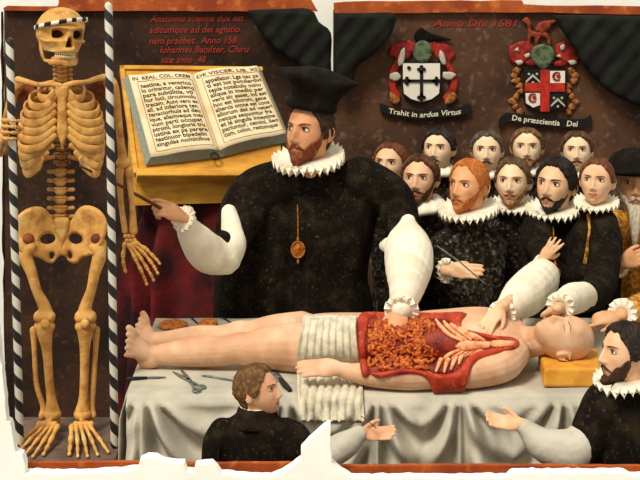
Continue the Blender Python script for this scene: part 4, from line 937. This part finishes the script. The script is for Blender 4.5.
k3 = tool('probe', 'thin steel probe lying on linen left of the boy\'s head', 'probe', (218, 380))
obj('shaft', tube([onT(203, 376, .006), onT(214, 377.5, .006), onT(236, 381, .006)], [.0045, .006, .0035], 8, 3), M['steel'], k3)
k4 = tool('scalpel', 'broad scalpel with black handle lying right of the boy\'s head', 'scalpel', (280, 379))
obj('blade', blade((281, 381), (271, 368.5), .030, .030), M['steel'], k4)
obj('handle', tube([onT(280, 379.5, .010), onT(285, 385, .012), onT(289.5, 389.5, .011)], [.008, .012, .0095], 10, 4), M['handle'], k4)
def spg(x, y, rx, ry, s, label):
    th = np.linspace(0, 2*PI, 40, endpoint=False); ph = np.linspace(-1.4, 1.4, 16); c_ = onT(x, y, .012)
    V = np.array([[math.cos(p)*math.cos(t)*rx, math.cos(p)*math.sin(t)*ry, math.sin(p)*.014] for p in ph for t in th]); V = V*(1+.16*vnoise(V, 90, s))[:, None]+A(0, 0, .002*0)+.003*vnoise(V, 160, s+1)[:, None]
    f = grid_faces(16, 40); f.append(tuple(range(40))[::-1]); f.append(tuple(15*40+i for i in range(40)))
    tag(obj('sponge', (V+c_, f), M['sponge']), label, 'sponge')
spg(173, 324.5, .062, .075, 1, 'orange sponge on linen above the corpse\'s shins, left one')
spg(207, 323.5, .040, .070, 2, 'smaller orange sponge on linen, between two thin rods')
for a, b, lb in (((191, 317.8), (203, 328), 'short dark rod on linen, between the two orange sponges'), ((223, 318), (238, 327), 'short dark rod on linen, right of the smaller sponge')):
    tag(obj('rod', tube([onT(*a), onT(*b)], .0045, 8, 4), M['handle']), lb, 'rod')
# ---------------------------------------------------------------- draped pedestal, book box and open book
pd = thing('pedestal', 'pedestal covered in dark red drapery behind the lecturer\'s sleeve', 'pedestal', A(-.60, 7.85, 0))
zt = at_px(205, 7.6)
obj('post', loft([(-.56, 7.9, .02, .30, .17), (-.56, 7.9, zt-.03, .30, .17)], 24, 6), M['lectern'], pd)
a = np.linspace(0, 2*PI, 240, endpoint=False); secs_ = []
zs = np.linspace(zt, .01, 40); V = []
for z_ in zs:
    q = (zt-z_); rx_ = .345+.05*sm(0, .3, q)+.10*q*.3; ry_ = .215+.03*sm(0, .3, q)+.04*q
    w_ = .028*sm(0, .15, q)*(np.sin(a*13+2.2*q+.8*np.sin(a*3))+.5*np.sin(a*21-3*q))
    V.append(np.stack([-.56+.02*q+(rx_+w_)*np.sign(np.cos(a))*np.abs(np.cos(a))**.6, 7.9+(ry_+w_*.8)*np.sign(np.sin(a))*np.abs(np.sin(a))**.6, np.full_like(a, z_)], 1))
top = np.stack([-.56+0*a, 7.9+0*a, np.full_like(a, zt)], 1); V = np.concatenate([top+A(0, 0, .0)+.001*np.stack([np.cos(a), np.sin(a), 0*a], 1)]+V); V = np.concatenate([V, V[-240:]*A(1, 1, 1)+0])
obj('drapery', (V[:-240], grid_faces(len(zs)+1, 240)), M['red'], pd)
lt = thing('book_stand', 'honey coloured wooden box stand with sloping top under the open book', 'book stand', A(-.56, 7.75, zt))
TLp, BLp = P(119.5, 66.5, 7.95), P(141, 174, 7.55); TRp = P(262, 68, 8.06); U_ = TRp-TLp; V_ = BLp-TLp
V_ = V_-U_*np.dot(U_, V_)/np.dot(U_, U_)*.35; BLp = TLp+V_; BRp = BLp+U_*1.03; nrm = unit(np.cross(V_, U_))
if nrm[1] > 0: nrm = -nrm
o = obj('sloping_board', hexa([TLp, TRp, BRp, BLp], [q-nrm*.035 for q in (TLp, TRp, BRp, BLp)]), M['lectern'], lt, smooth=False)
bv = o.modifiers.new('b', 'BEVEL'); bv.width = .008; bv.segments = 2
lp0, lp1 = BLp+U_*.015, BLp+U_*1.0; up_ = unit(-V_)
o = obj('lower_ledge', hexa([lp0-nrm*.03-up_*.03, lp1-nrm*.03-up_*.03, lp1+nrm*.035-up_*.03, lp0+nrm*.035-up_*.03], [lp0-nrm*.03+up_*.012, lp1-nrm*.03+up_*.012, lp1+nrm*.035+up_*.012, lp0+nrm*.035+up_*.012]), M['lectern'], lt, smooth=False)
bv = o.modifiers.new('b', 'BEVEL'); bv.width = .006; bv.segments = 2
ins = .03; Q = [TLp+U_*.05+V_*.12, TRp-U_*.02+V_*.12, BRp-U_*.03-V_*.03, BLp+U_*.02-V_*.03]
Q = [q-nrm*.034 for q in Q]; o = obj('box_body', hexa([A(q[0], q[1], zt+.001) for q in Q], Q), M['lectern'], lt, smooth=False)
fr_ = MB()
for (a_, b_) in ((TLp, TRp), (TLp, BLp)):
    i_ = unit(U_) if a_ is TLp and b_ is BLp else unit(V_); fr_ = hexa([a_+nrm*.012, b_+nrm*.012, b_+nrm*.012+i_*.022, a_+nrm*.012+i_*.022], [a_-nrm*.001, b_-nrm*.001, b_-nrm*.001+i_*.022, a_-nrm*.001+i_*.022])
    obj('edge_strip', fr_, M['lectern'], lt, smooth=False)
cl_ = BLp+U_*.55-V_*.10; a = np.linspace(0, 2*PI, 17); e1 = unit(U_); e2 = unit(V_)
obj('clasp_ring', tube([cl_+nrm*.04+e1*.018*math.cos(t)+e2*.018*math.sin(t)-e2*.012 for t in a], .004, 8, cap=False), M['handle'], lt)
# the book lies on the board: two page blocks whose tops swell to the gutter
bk = thing('open_book', 'large open book with black handwritten Latin text on the sloping stand', 'book', BLp+U_*.5)
def book_pt(px_, py_, up=0.):                # point of the board plane under a photo pixel
    o_ = A(0, 0, H); dr = A((px_-320)/F, 1, -(py_-YH)/F); t = np.dot(TLp+nrm*.012-o_, nrm)/np.dot(dr, nrm); return o_+dr*t+nrm*up
PL = [(128, 80), (193, 78), (219, 154), (150.5, 162)]; PR = [(193, 78), (256, 70.5), (285, 138), (219, 154)]
def page(quad, name, m, th, arch_):
    q = [book_pt(*p) for p in quad]; n = 14; top = []; 
    for i in range(n+1):
        for j in range(n+1):
            u, v = j/n, i/n; b_ = (q[0]*(1-u)+q[1]*u)*(1-v)+(q[3]*(1-u)+q[2]*u)*v; uu = (1-u) if arch_ < 0 else u
            top.append(b_+nrm*(th+.022*math.sin(min(1, uu*1.25)*PI)**.8*(1 if uu < .8 else 1)*.8*(0.4+.6*(uu < 2))-.012*sm(.15, 0, uu)))
    top = np.array(top); uv = [((1-j/n if arch_ < 0 else j/n)**5, (i/n)**5) for i in range(n+1) for j in range(n+1)]
    bot = np.array([t_-nrm*np.dot(t_-(TLp+nrm*.012), nrm)+nrm*.001+unit(U_)*(arch_*.026*a_)+unit(V_)*.020*b_ for t_, (a_, b_) in zip(top, uv)])
    return top, bot, grid_faces(n+1, n+1, False)
for quad, ar, head, lines, m0 in ((PL, -1, 'IN  REAL. COL. CREM', ['testina, a ventrico', 'lo orinantur, cademq', 'para subtilitia, vti', 'hur luci, circumvolu', 'trecam. Aunt vero ex', 'all, ad inferiora ten', 'tenaciorhuis ad deu', 'ique, aliamveque mes', 'vum parti occupat', 'ptroni, longioris tru', 'ustina ex pa parere', 'testinuor bipedelin', 'singulas nominibus'], 0),
                          (PR, 1, 'DE VISCER. LIB. XI', ['appellatur. Lga nec pa', 'ti est iot pondertivi', 'tepia notabulu minu', 'aliqua in medio per', 'vero sic esset, int est', 'hoc est bliorum, gene', 'altercis omne est cons', 'aliorum dat ad veteri', 'netque sequuntur fra', 'et le singula intestina', 'pariuntur, cemini, ileo', 'cum, colon, restumque'], 1)):
    top, bot, fcs = page(quad, 'page', None, .042, ar)
    obj('page_block', close_sheet(top-nrm*.002, bot, fcs, None), M['edge'], bk, smooth=False)
    pg = obj('page', close_sheet(top, top-nrm*.0018, fcs, None), M['paper'], bk)
    n1 = 15
    def pp(u, v, up=.0012):
        x_, y_ = np.clip(u, 0, 1)*14, np.clip(v, 0, 1)*14; i_, j_ = int(min(y_, 13)), int(min(x_, 13)); a_, b_ = y_-i_, x_-j_
        t_ = top; return (t_[i_*n1+j_]*(1-b_)+t_[i_*n1+j_+1]*b_)*(1-a_)+(t_[(i_+1)*n1+j_]*(1-b_)+t_[(i_+1)*n1+j_+1]*b_)*a_+nrm*up
    wm = MB(); us, ue = (.13, .90) if ar < 0 else (.12, .95)
    def put(s, v0, hgt, u0, u1, bold):
        T2, Fc = text(s, 1.0, 1.0, bold=bold); 
        X = np.array([pp(u0+(u1-u0)*p_[0], v0-p_[1]*hgt) for p_ in T2]); wm.add(*close_sheet(X, X-nrm*.0016, Fc, None))
    put(head, .072, .058, us-.09, ue+.02, .016)
    for i, s in enumerate(lines): put(s, .150+i*(.78/len(lines))+.02, .070 if ar < 0 else .076, us, ue-.0+.02*math.sin(i*2.1), .02)
    obj('writing', wm, M['ink'], pg, smooth=False)
    for seg in ([(us-.03, .09), (ue+.04, .09), (ue+.04, .945), (us-.03, .945), (us-.03, .09)],):
        pts = [pp(seg[i][0]*(1-t)+seg[i+1][0]*t, seg[i][1]*(1-t)+seg[i+1][1]*t, .0006) for i in range(4) for t in np.linspace(0, .98, 12)]
        obj('ruled_border', tube(pts, .0016, 5), M['redline'], pg)
# ---------------------------------------------------------------- the people
def tip_on(x, y, up=.014):
    h, n = ray_px(CB, x, y)
    if h is None: h, n = ray_px(BT, x, y)
    q = h+A(0, -.4, .9)*up; return q
PXY = lambda q: (q[0]/q[1]*F+320, YH+(H-q[2])/q[1]*F, q[1])   # back to a pixel and a distance, for the arm helpers
def hk(w, t, dorsal, side, k, curl=.25, spread=.1, thumb=.5, curls=None): return dict(w=w, t=t, dorsal=A(*dorsal), side=side, k=k, curl=curl, spread=spread, thumb=thumb, curls=curls)
pale = ('e8c7a0', 'dcb48a'); rosy = ('e2b68c', 'd5a076'); ruddy = ('cf966a', 'b57a50')
def gown_tree(root):
    o = [c for c in root.children if c.name.startswith('gown')][0]; me = o.data; b = W[root.name]
    return BVHTree.FromPolygons([tuple(np.array(v.co)+b) for v in me.vertices], [tuple(p.vertices) for p in me.polygons])
# the lecturer
t1 = PXY(tip_on(394, 345)); w1 = PXY(tip_on(401, 318, .045))
lec, li = person('large bearded lecturer in square black cap and white ruff, pointing a wand at the skeleton', 310, 130, 7.25, 1.2, -33, 8, 0, None, ruddy,
    hair=dict(front=0.085, side=-.03, back=-.085, thick=.010, seed=3), haircol=('2c1a10', '4a2c18'), beard=dict(top=-.087, side=.0, thick=.017, chin=.012, seed=4), mus=dict(th=.0085, wid=.038, droop=.024), beardcol=('6a2f14', '8c4a20'),
    gaze=-.5, ruff=(.165, .024, 28), cran=.95, ruff_tilt=14, shoulders=.285, dep=.135, body_yaw=-8, lean=(.02, .03), vox=.0042, nose=1.15, jaw=.8,
    arms=[([(262, 196, 7.25), (222, 248, 7.0), (186, 219, 6.80)], [.062, .05, .032]), ([(395, 205, 7.25), (412, 262, 6.95), w1], [.062, .05, .032])],
    hands=[hk((182, 217, 6.78), (151, 203, 6.70), (0, -.8, .6), 1, 1.0, .62, .05, .1, [.45, .75, .85, .9]), hk(w1, t1, (0, -.7, .7), 1, .98, .28, .10, .7)],
    gownsleeves=[([(285, 182, 7.28), (255, 195, 7.26), (238, 225, 7.24), (236, 290, 7.26), (238, 360, 7.28)], [.11, .115, .10, .10, .13]), ([(275, 220, 7.27), (268, 290, 7.27), (262, 360, 7.27)], [.12, .13, .15]), ([(360, 180, 7.28), (392, 198, 7.26), (402, 230, 7.26), (402, 300, 7.28), (402, 360, 7.28)], [.11, .095, .08, .085, .10])],
    sleeves=[dict(t=[([(183, 219, 6.80), (193, 236, 6.86), (208, 253, 6.95), (224, 258, 7.0)], [.035, .065, .085, .075]), ([(224, 257, 7.0), (233, 240, 7.04), (229, 212, 7.10)], [.08, .060, .035])]),
             dict(t=[([(408, 222, 7.08), (408, 242, 7.0), (409, 262, 6.88), (407, 286, 6.6), (402, 308, 6.26)], [.035, .095, .105, .075, .045]), ([(409, 250, 7.0), (392, 246, 7.06), (384, 246, 7.10)], [.07, .045, .025])])],
    cuffs=[((184, 219, 6.80), (166, 209, 6.7), .028, .058, .011, 14), ((402, 310, 6.25), (400, 322, 6.18), .032, .068, .012, 14)])
T = li['T']; hb_ = MB()
a = np.linspace(0, 2*PI, 64, endpoint=False); rings = []
for z_, r_, sq, dy in ((.046, .086, 0, 0), (.050, .093, 0, 0), (.066, .094, 0, 0), (.072, .090, .02, 0), (.100, .100, .10, .004), (.130, .122, .20, .008), (.150, .136, .28, .010), (.156, .130, .28, .010), (.168, .095, .2, .010), (.185, .04, .1, .010), (.189, .01, 0, .01)):
    rr = r_*(1+sq*np.cos(4*a)); rings.append(np.stack([rr*np.cos(a), rr*1.12*np.sin(a)+dy, z_+.010*sq/.28*np.cos(4*a)*(1 if z_ > .09 else 0)+0*a], 1))
V = np.concatenate(rings); V = A(-.012, 0, .024)+V*A(1, 1, 1.18); fs = grid_faces(len(rings), 64)+[tuple(range(64))[::-1], tuple((len(rings)-1)*64+i for i in range(64))]
obj('square_cap', (T(V@rot('Y', 7).T), fs), M['hat'], lec)
tag(obj('pointing_wand', tube([P(80, 166, 6.19), P(118, 184.5, 6.46), P(154, 204.5, 6.705), P(170, 213, 6.76)], [.0045, .006, .0075, .007], 10, 2), M['wood']), 'red brown pointing wand held by the lecturer against the skeleton\'s ribs', 'wand')
def pendant(tree, x, y, r, label, group=None, chain=()):
    h, n = ray_px(tree, x, y); c_ = h+A(0, -.012, 0); t = thing('pendant', label, 'pendant', c_)
    D_ = c_[1]/F
    a = np.linspace(0, 2*PI, 25); obj('medallion_rim', tube([c_+A(r*.8*D_*math.cos(q), -.003, r*D_*math.sin(q)) for q in a], .0045, 8, cap=False), M['goldmetal'], t)
    md = obj('medallion', ell(c_, (r*.78*D_, .006, r*.97*D_), 20), M['goldmetal'], t); obj('boss', ell(c_+A(0, -.007, 0), (r*.35*D_, .005, r*.5*D_), 14), M['goldmetal'], md)
    obj('drop', ell(c_+A(0, 0, -(r+4)*D_), (.006, .005, .012), 10), M['goldmetal'], t); obj('loop', ell(c_+A(0, 0, (r+2.5)*D_), (.007, .005, .014), 10), M['goldmetal'], t)
    pts = []
    for (p_, q_) in cr(list(chain), 8) if len(chain) else []:
        h, n = ray_px(tree, p_, q_)
        if h is not None: pts.append(h+A(0, -.006, 0))
    if len(pts) > 2: obj('chain', tube(pts, .0032, 6), M['goldmetal'], t)
pendant(gown_tree(lec), 298, 249, 8, 'oval gold pendant hanging on the lecturer\'s dark gown', chain=[(297.5, 205), (298, 222), (298, 238)])
# front row
G1 = 'front row of watching scholars'; G2 = 'back row of watching scholars'
s2, i2 = person('brown-bearded scholar in plain narrow collar, first in the front row, holding a thin probe', 420, 178, 7.78, 1.04, -16, 9, 0, G1, rosy, hair=dict(front=0.088, thick=.014, rough=.006, seed=11, temple=.06), haircol=('4a2d18', '6a4526'),
    beard=dict(top=-.092, side=.005, thick=.009, chin=.016, seed=5), mus=dict(th=.0055, wid=.038, droop=.012), collar=.115, cran=.78, ruff_tilt=12, shoulders=.165, dep=.09, gownmat='gown2', gaze=-.2,
    arms=[([(400, 240, 7.7), (412, 268, 7.4), (451, 271, 7.16)], [.05, .042, .030])], hands=[hk((449, 270.5, 7.16), (482, 272, 7.12), (0, -.9, .35), -1, .88, .12, .03, .15)],
    gownsleeves=[([(403, 228, 7.72), (408, 262, 7.45), (440, 270, 7.24)], [.075, .07, .05])], cuffs=[((445, 270.5, 7.2), (455, 270.5, 7.16), .026, .056, .012, 13)])
tag(obj('probe', tube([P(437, 246, 7.12), P(460, 262, 7.09), P(484, 283, 7.06)], .0035, 8), M['steel']), 'thin grey probe held in the cuffed hand before the front row', 'probe')
s4, i4 = person('red-haired scholar with short red beard and wide ruff, facing left in front row', 469, 185, 7.47, 1.05, -38, 9, 0, G1, ('dca070', 'c98450'), hair=dict(front=0.084, thick=.009, rough=.003, seed=12, temple=.05), haircol=('a85a22', 'c97c34'),
    beard=dict(top=-.089, side=.0, thick=.008, chin=.008, seed=6), mus=dict(th=.005, wid=.030, droop=.016), ruff=(.142, .020, 27), ruff_tilt=12, shoulders=.185, dep=.10, gownmat='gown2', gaze=-.5)
s6, i6 = person('scholar with fair moustache and small ruff, between the red-haired and the black-haired scholars', 513, 181, 7.78, 1.02, -16, 9, 0, G1, pale, hair=dict(front=0.084, thick=.011, rough=.004, seed=13, temple=.05), haircol=('4d3822', '70532f'),
    beard=dict(top=-.092, side=.0, thick=.007, chin=.008, seed=7), mus=dict(th=.0055, wid=.034, droop=.012, curl=1), beardcol=('9a6a3c', 'b58650'), ruff=(.112, .017, 23), cran=.86, ruff_tilt=12, shoulders=.17, dep=.09, gownmat='gown2', gaze=-.3)
tA = PXY(tip_on(483, 331)); wA = PXY(tip_on(500, 317.5, .045))
s8, i8 = person('black-haired scholar with thin moustache and wide ruff, raising one hand, in front row', 556, 184, 7.52, 1.08, -30, 9, 3, G1, rosy, hair=dict(front=0.08, thick=.013, rough=.004, seed=14, temple=.045, side=-.02), haircol=('17100b', '2c2018'),
    beard=dict(top=-.097, side=-.03, thick=.005, chin=.012, seed=8), mus=dict(th=.005, wid=.036, droop=.018), ruff=(.130, .019, 26), cran=.88, ruff_tilt=12, shoulders=.175, dep=.105, gaze=-.4,
    arms=[([(534, 232, 7.5), (545, 272, 7.05), wA], [.05, .044, .030]), ([(580, 232, 7.5), (578, 285, 7.15), (543, 260, 7.0)], [.05, .042, .028])],
    hands=[hk(wA, tA, (0, -.5, .9), -1, .80, .22, .12, .6), hk((542, 259, 7.0), (556, 242, 6.96), (0, -1, .2), 1, .70, .16, .16, .7)],
    gownsleeves=[([(580, 232, 7.5), (578, 285, 7.15), (547, 264, 7.01)], [.07, .064, .042]), ([(538, 225, 7.5), (545, 255, 7.3), (547, 268, 7.1)], [.07, .065, .05])],
    sleeves=[dict(t=[([(542, 263, 7.06), (541, 278, 6.95), (525, 295, 6.66), (506, 311, 6.34)], [.040, .082, .088, .048])])], cuffs=[((502.5, 314, 6.30), (496, 320, 6.2), .028, .056, .011, 13)])
pendant(gown_tree(s8), 555, 273, 5.5, 'small gold pendant hanging at the black-haired scholar\'s waist', chain=[(553, 225), (554, 245), (555, 265)])
tC = PXY(tip_on(531, 326)); wC = (557, 309, 6.17)
s10, i10 = person('beardless young man with short brown hair, small ruff and gold-trimmed black gown', 597, 180, 7.28, .93, -20, 9, 2, G1, ('dfb48c', 'cf976a'), hair=dict(front=0.084, thick=.010, rough=.003, seed=15, temple=.055), haircol=('5a3018', '7c4a26'),
    ruff=(.102, .016, 22), cran=.82, ruff_tilt=12, shoulders=.120, dep=.10, gaze=-.2, jaw=.9,
    arms=[([(606, 234, 7.25), (601, 290, 6.95), wC], [.05, .044, .030])], hands=[hk(wC, tC, (0, -.5, .9), -1, .82, .3, .10, .6)],
    gownsleeves=[([(604, 224, 7.25), (604, 260, 7.1), (598, 289, 6.90), (578, 299, 6.56)], [.068, .07, .072, .060])],
    sleeves=[dict(t=[([(584, 296, 6.62), (572, 299, 6.45), (563, 304, 6.26)], [.058, .062, .042])])], cuffs=[((561, 306, 6.22), (554, 311, 6.17), .028, .058, .012, 13)])
gt = gown_tree(s10); pts = []
for q in cr([(588, 214), (590, 228), (588, 244), (585, 262), (583, 272)], 5):
    h, n = ray_px(gt, *q)
    if h is not None: pts.append(h+A(0, -.003, 0))
obj('gold_trim', tube(pts, [(.009, .004)]*len(pts), 8, up=(1, 0, 0)), M['gold'], s10)
s11, i11 = person('old man in flat black hat with long grey beard and gold brocade gown, right edge', 637, 183, 7.62, 1.12, -14, 9, 0, G1, ('cf9a6c', 'b57d50'), hair=dict(front=.085, side=-.05, back=-.08, thick=.010, seed=16), haircol=('a89a84', 'c4b8a0'),
    beard=dict(top=-.088, side=-.005, thick=.020, chin=.16, rough=.006, seed=9), mus=dict(th=.009, wid=.040, droop=.030), shoulders=.175, dep=.13, gownmat='gold', lean=(.03, .0), gaze=-.3,
    arms=[([(612, 240, 7.6), (606, 285, 7.35), (622, 264, 7.2)], [.05, .045, .03]), ([(668, 240, 7.6), (676, 300, 6.9), (621, 314.5, 6.26)], [.05, .045, .030])],
    hands=[hk((622, 263, 7.2), (646, 256, 7.14), (0, -.9, .3), -1, .98, .35, .05, .4), hk((617, 315.5, 6.20), (588, 320.5, 6.19), (0, -.55, .8), -1, .82, .3, .06, .3, [.02, .75, .85, .9])],
    gownsleeves=[([(618, 225, 7.6), (610, 262, 7.45), (607, 285, 7.38), (612, 274, 7.28)], [.075, .07, .06, .045]), ([(660, 225, 7.6), (664, 270, 7.4), (662, 302, 6.85), (633, 311, 6.38)], [.08, .085, .085, .055])],
    cuffs=[((618, 265.5, 7.23), (625, 262, 7.18), .028, .054, .012, 13), ((623, 314, 6.28), (612, 317, 6.2), .030, .062, .013, 13)])
T = i11['T']; rings = []
for z_, r_, dy in ((.052, .088, 0), (.050, .092, 0), (.040, .140, 0), (.042, .160, 0), (.052, .158, 0), (.074, .130, 0), (.105, .118, 0), (.135, .100, 0), (.155, .066, 0), (.163, .02, 0)):
    rings.append(np.stack([r_*np.cos(a)[:64] if False else r_*np.cos(np.linspace(0, 2*PI, 64, endpoint=False)), r_*1.1*np.sin(np.linspace(0, 2*PI, 64, endpoint=False)), z_+0*np.linspace(0, 1, 64)-.012*(r_ > .14)*np.cos(np.linspace(0, 4*PI, 64, endpoint=False))], 1))
obj('flat_hat', (T(np.concatenate(rings)@rot('X', 4).T), grid_faces(len(rings), 64)+[tuple((len(rings)-1)*64+i for i in range(64))]), M['hat'], s11)
# back row
for lab, cx, cy, d, k, yaw, hair, hc_, mu, bc, be, sc_2 in (
    ('reddish brown haired scholar peeping over the lecturer\'s left shoulder, back row', 391, 163, 8.02, 1.0, -22, dict(front=0.088, thick=.012, rough=.004, seed=21), ('5e3018', '7e4a28'), None, None, None, rosy),
    ('dark curly haired scholar looking left behind the brown-bearded one, back row', 439, 148, 8.2, .96, -20, dict(front=0.082, thick=.014, rough=.005, seed=22), ('1f1a14', '3a352c'), dict(th=.004, wid=.030, droop=.012), None, None, pale),
    ('grey haired scholar with drooping moustache behind the red-haired one, back row', 487, 150, 8.15, .96, -8, dict(front=0.086, thick=.013, rough=.005, seed=23), ('453c30', '6a6152'), dict(th=.005, wid=.034, droop=.014), ('3a2a1c', '5a4634'), None, pale),
    ('light brown haired scholar with tawny moustache, back row under the right crest', 527, 147, 8.2, .98, -8, dict(front=0.086, thick=.012, rough=.004, seed=24), ('5c4026', '80603a'), dict(th=.0055, wid=.036, droop=.010), ('7a4c26', '98683a'), dict(top=-.096, side=-.04, thick=.006, chin=.008, seed=10), pale),
    ('brown haired scholar with thin moustache above the beardless young man, back row', 577, 150, 8.1, .92, -10, dict(front=0.086, thick=.015, rough=.005, seed=25), ('46301c', '6a4a2c'), dict(th=.0042, wid=.034, droop=.010), ('4a2e18', '6a4628'), None, pale)):
    person(lab, cx, cy, d, k, yaw, 9, 0, G2, sc_2, hair=hair, haircol=hc_, mus=mu, beardcol=bc, beard=be, shoulders=.105, dep=.075, gaze=-.2, gownmat='gown2', vox=.005, cran=.74, collar=.085, ruff_tilt=8)
# foreground
boy, ib = person('young brown-haired man in front of the table, seen from behind, head turned right', 257, 390, 5.66, .76, 72, 12, 0, None, ('d6a37a', 'c48a60'), hair=dict(front=0.08, thick=.013, rough=.0045, seed=31, side=-.015, back=-.085, temple=.052), haircol=('5a3c1e', '7c5a30'),
    shoulders=.150, dep=.085, body_yaw=158, gaze=.3, vox=.004, shoulder_z=.958, ears=True,
    arms=[([(292, 436, 5.64), (318, 458, 5.60), (363, 433, 5.62)], [.036, .032, .024])], hands=[hk((362, 433.5, 5.62), (400, 434, 5.62), (0, .8, -.6), 1, .68, .14, .04, .6)],
    gownsleeves=[([(222, 430, 5.68), (214, 445, 5.66), (212, 475, 5.64)], [.045, .042, .04]), ([(286, 430, 5.66), (296, 442, 5.64), (304, 452, 5.62)], [.045, .042, .038])],
    sleeves=[dict(t=[([(303, 450, 5.62), (322, 456, 5.61), (345, 445, 5.62), (359, 434, 5.62)], [.040, .050, .048, .030])], m='greylinen')])
bt_ = gown_tree(boy)
for x_ in (219, 227, 235, 243, 251, 259, 267, 275, 283):        # sewn pleats below the yoke
    pts = [ray_px(bt_, x_+.04*(x_-251)*(y_-446)/20, y_) for y_ in (446, 451, 456, 461, 468)]; pts = [h_+A(0, .001, 0) for h_, n in pts if h_ is not None]
    if len(pts) > 3: obj('pleat', tube(pts, [.002]+[.0042]*(len(pts)-1), 8), M['gown'], boy)
tc = ib['c']; n_ = ib['sz']; a60 = np.linspace(0, 2*PI, 48, endpoint=False)
for nm, r0_, z0_, z1_, m_ in (('standing_collar', .066, .0, .040, 'gown'), ('collar_edge', .060, .03, .050, 'ruff')):
    rg = [(r0_+.02*(m_ == 'gown'), z0_-.015), (r0_, z1_), (r0_-.004, z1_), (r0_-.010, z0_)]
    V = np.concatenate([np.stack([tc[0]-.002+r_*np.cos(a60), tc[1]+.014+r_*np.sin(a60), np.full(48, n_+z_)], 1) for r_, z_ in rg+rg[:1]]); obj(nm, (V, grid_faces(5, 48)), M[m_], boy)
tag(obj('probe', tube([P(361, 416, 5.60), P(368, 421, 5.595), P(376, 428, 5.59)], .0018, 8), M['wood']), 'short red brown probe over the young man\'s outstretched palm', 'probe')
man, im = person('bearded man in ruff and black gown, profile facing left, cut by lower right edge', 627, 351, 5.64, .92, -68, 8, 0, None, rosy, hair=dict(front=0.08, thick=.014, rough=.004, seed=41, side=-.02, temple=.05), haircol=('20160f', '3a2a1e'),
    beard=dict(top=-.090, side=.0, thick=.010, chin=.022, seed=12), mus=dict(th=.006, wid=.034, droop=.022), beardcol=('3a2010', '5c3820'), ruff=(.118, .018, 24), cran=.82, ruff_tilt=10, shoulders=.20, dep=.13, body_yaw=-150, lean=(.05, .02), gaze=-.2, nose=1.15,
    arms=[([(600, 415, 5.60), (575, 455, 5.56), (521, 424, 5.58)], [.045, .040, .028])], hands=[hk((520, 424.5, 5.58), (482, 419, 5.58), (0, .8, -.6), -1, .72, .16, .04, .6)],
    gownsleeves=[([(622, 395, 5.66), (604, 404, 5.62), (592, 420, 5.60), (586, 430, 5.59)], [.085, .075, .062, .055])],
    sleeves=[dict(t=[([(592, 428, 5.60), (574, 450, 5.57), (545, 445, 5.57), (525, 428, 5.58)], [.055, .075, .060, .032])], m='greylinen')])
# ---------------------------------------------------------------- light and camera
w = bpy.data.worlds.new('World'); bpy.context.scene.world = w; w.use_nodes = True
w.node_tree.nodes['Background'].inputs[0].default_value = (1.0, .96, .88, 1); w.node_tree.nodes['Background'].inputs[1].default_value = .62
def sun(name, e, rx, rz, ang, col):
    l = bpy.data.lights.new(name, 'SUN'); l.energy = e; l.angle = math.radians(ang); l.color = col
    o = bpy.data.objects.new(name, l); C.objects.link(o); o.rotation_euler = (math.radians(rx), 0, math.radians(rz)); o.location = (-2, 1, 5)
sun('daylight', 3.2, 36, -34, 18, (1, .95, .86))
cam = bpy.data.cameras.new('camera'); co = bpy.data.objects.new('camera', cam); C.objects.link(co)
co.location = (0, 0, H); co.rotation_euler = (PI/2, 0, 0)
cam.sensor_width = 36; cam.lens = 36*F/640; cam.shift_y = -(240-YH)/640; cam.clip_end = 100
sc_ = bpy.context.scene; sc_.camera = co
sc_.view_settings.view_transform = 'Standard'; sc_.view_settings.look = 'None'; sc_.view_settings.exposure = .12; sc_.view_settings.gamma = 1; sc_.view_settings.use_curve_mapping = False
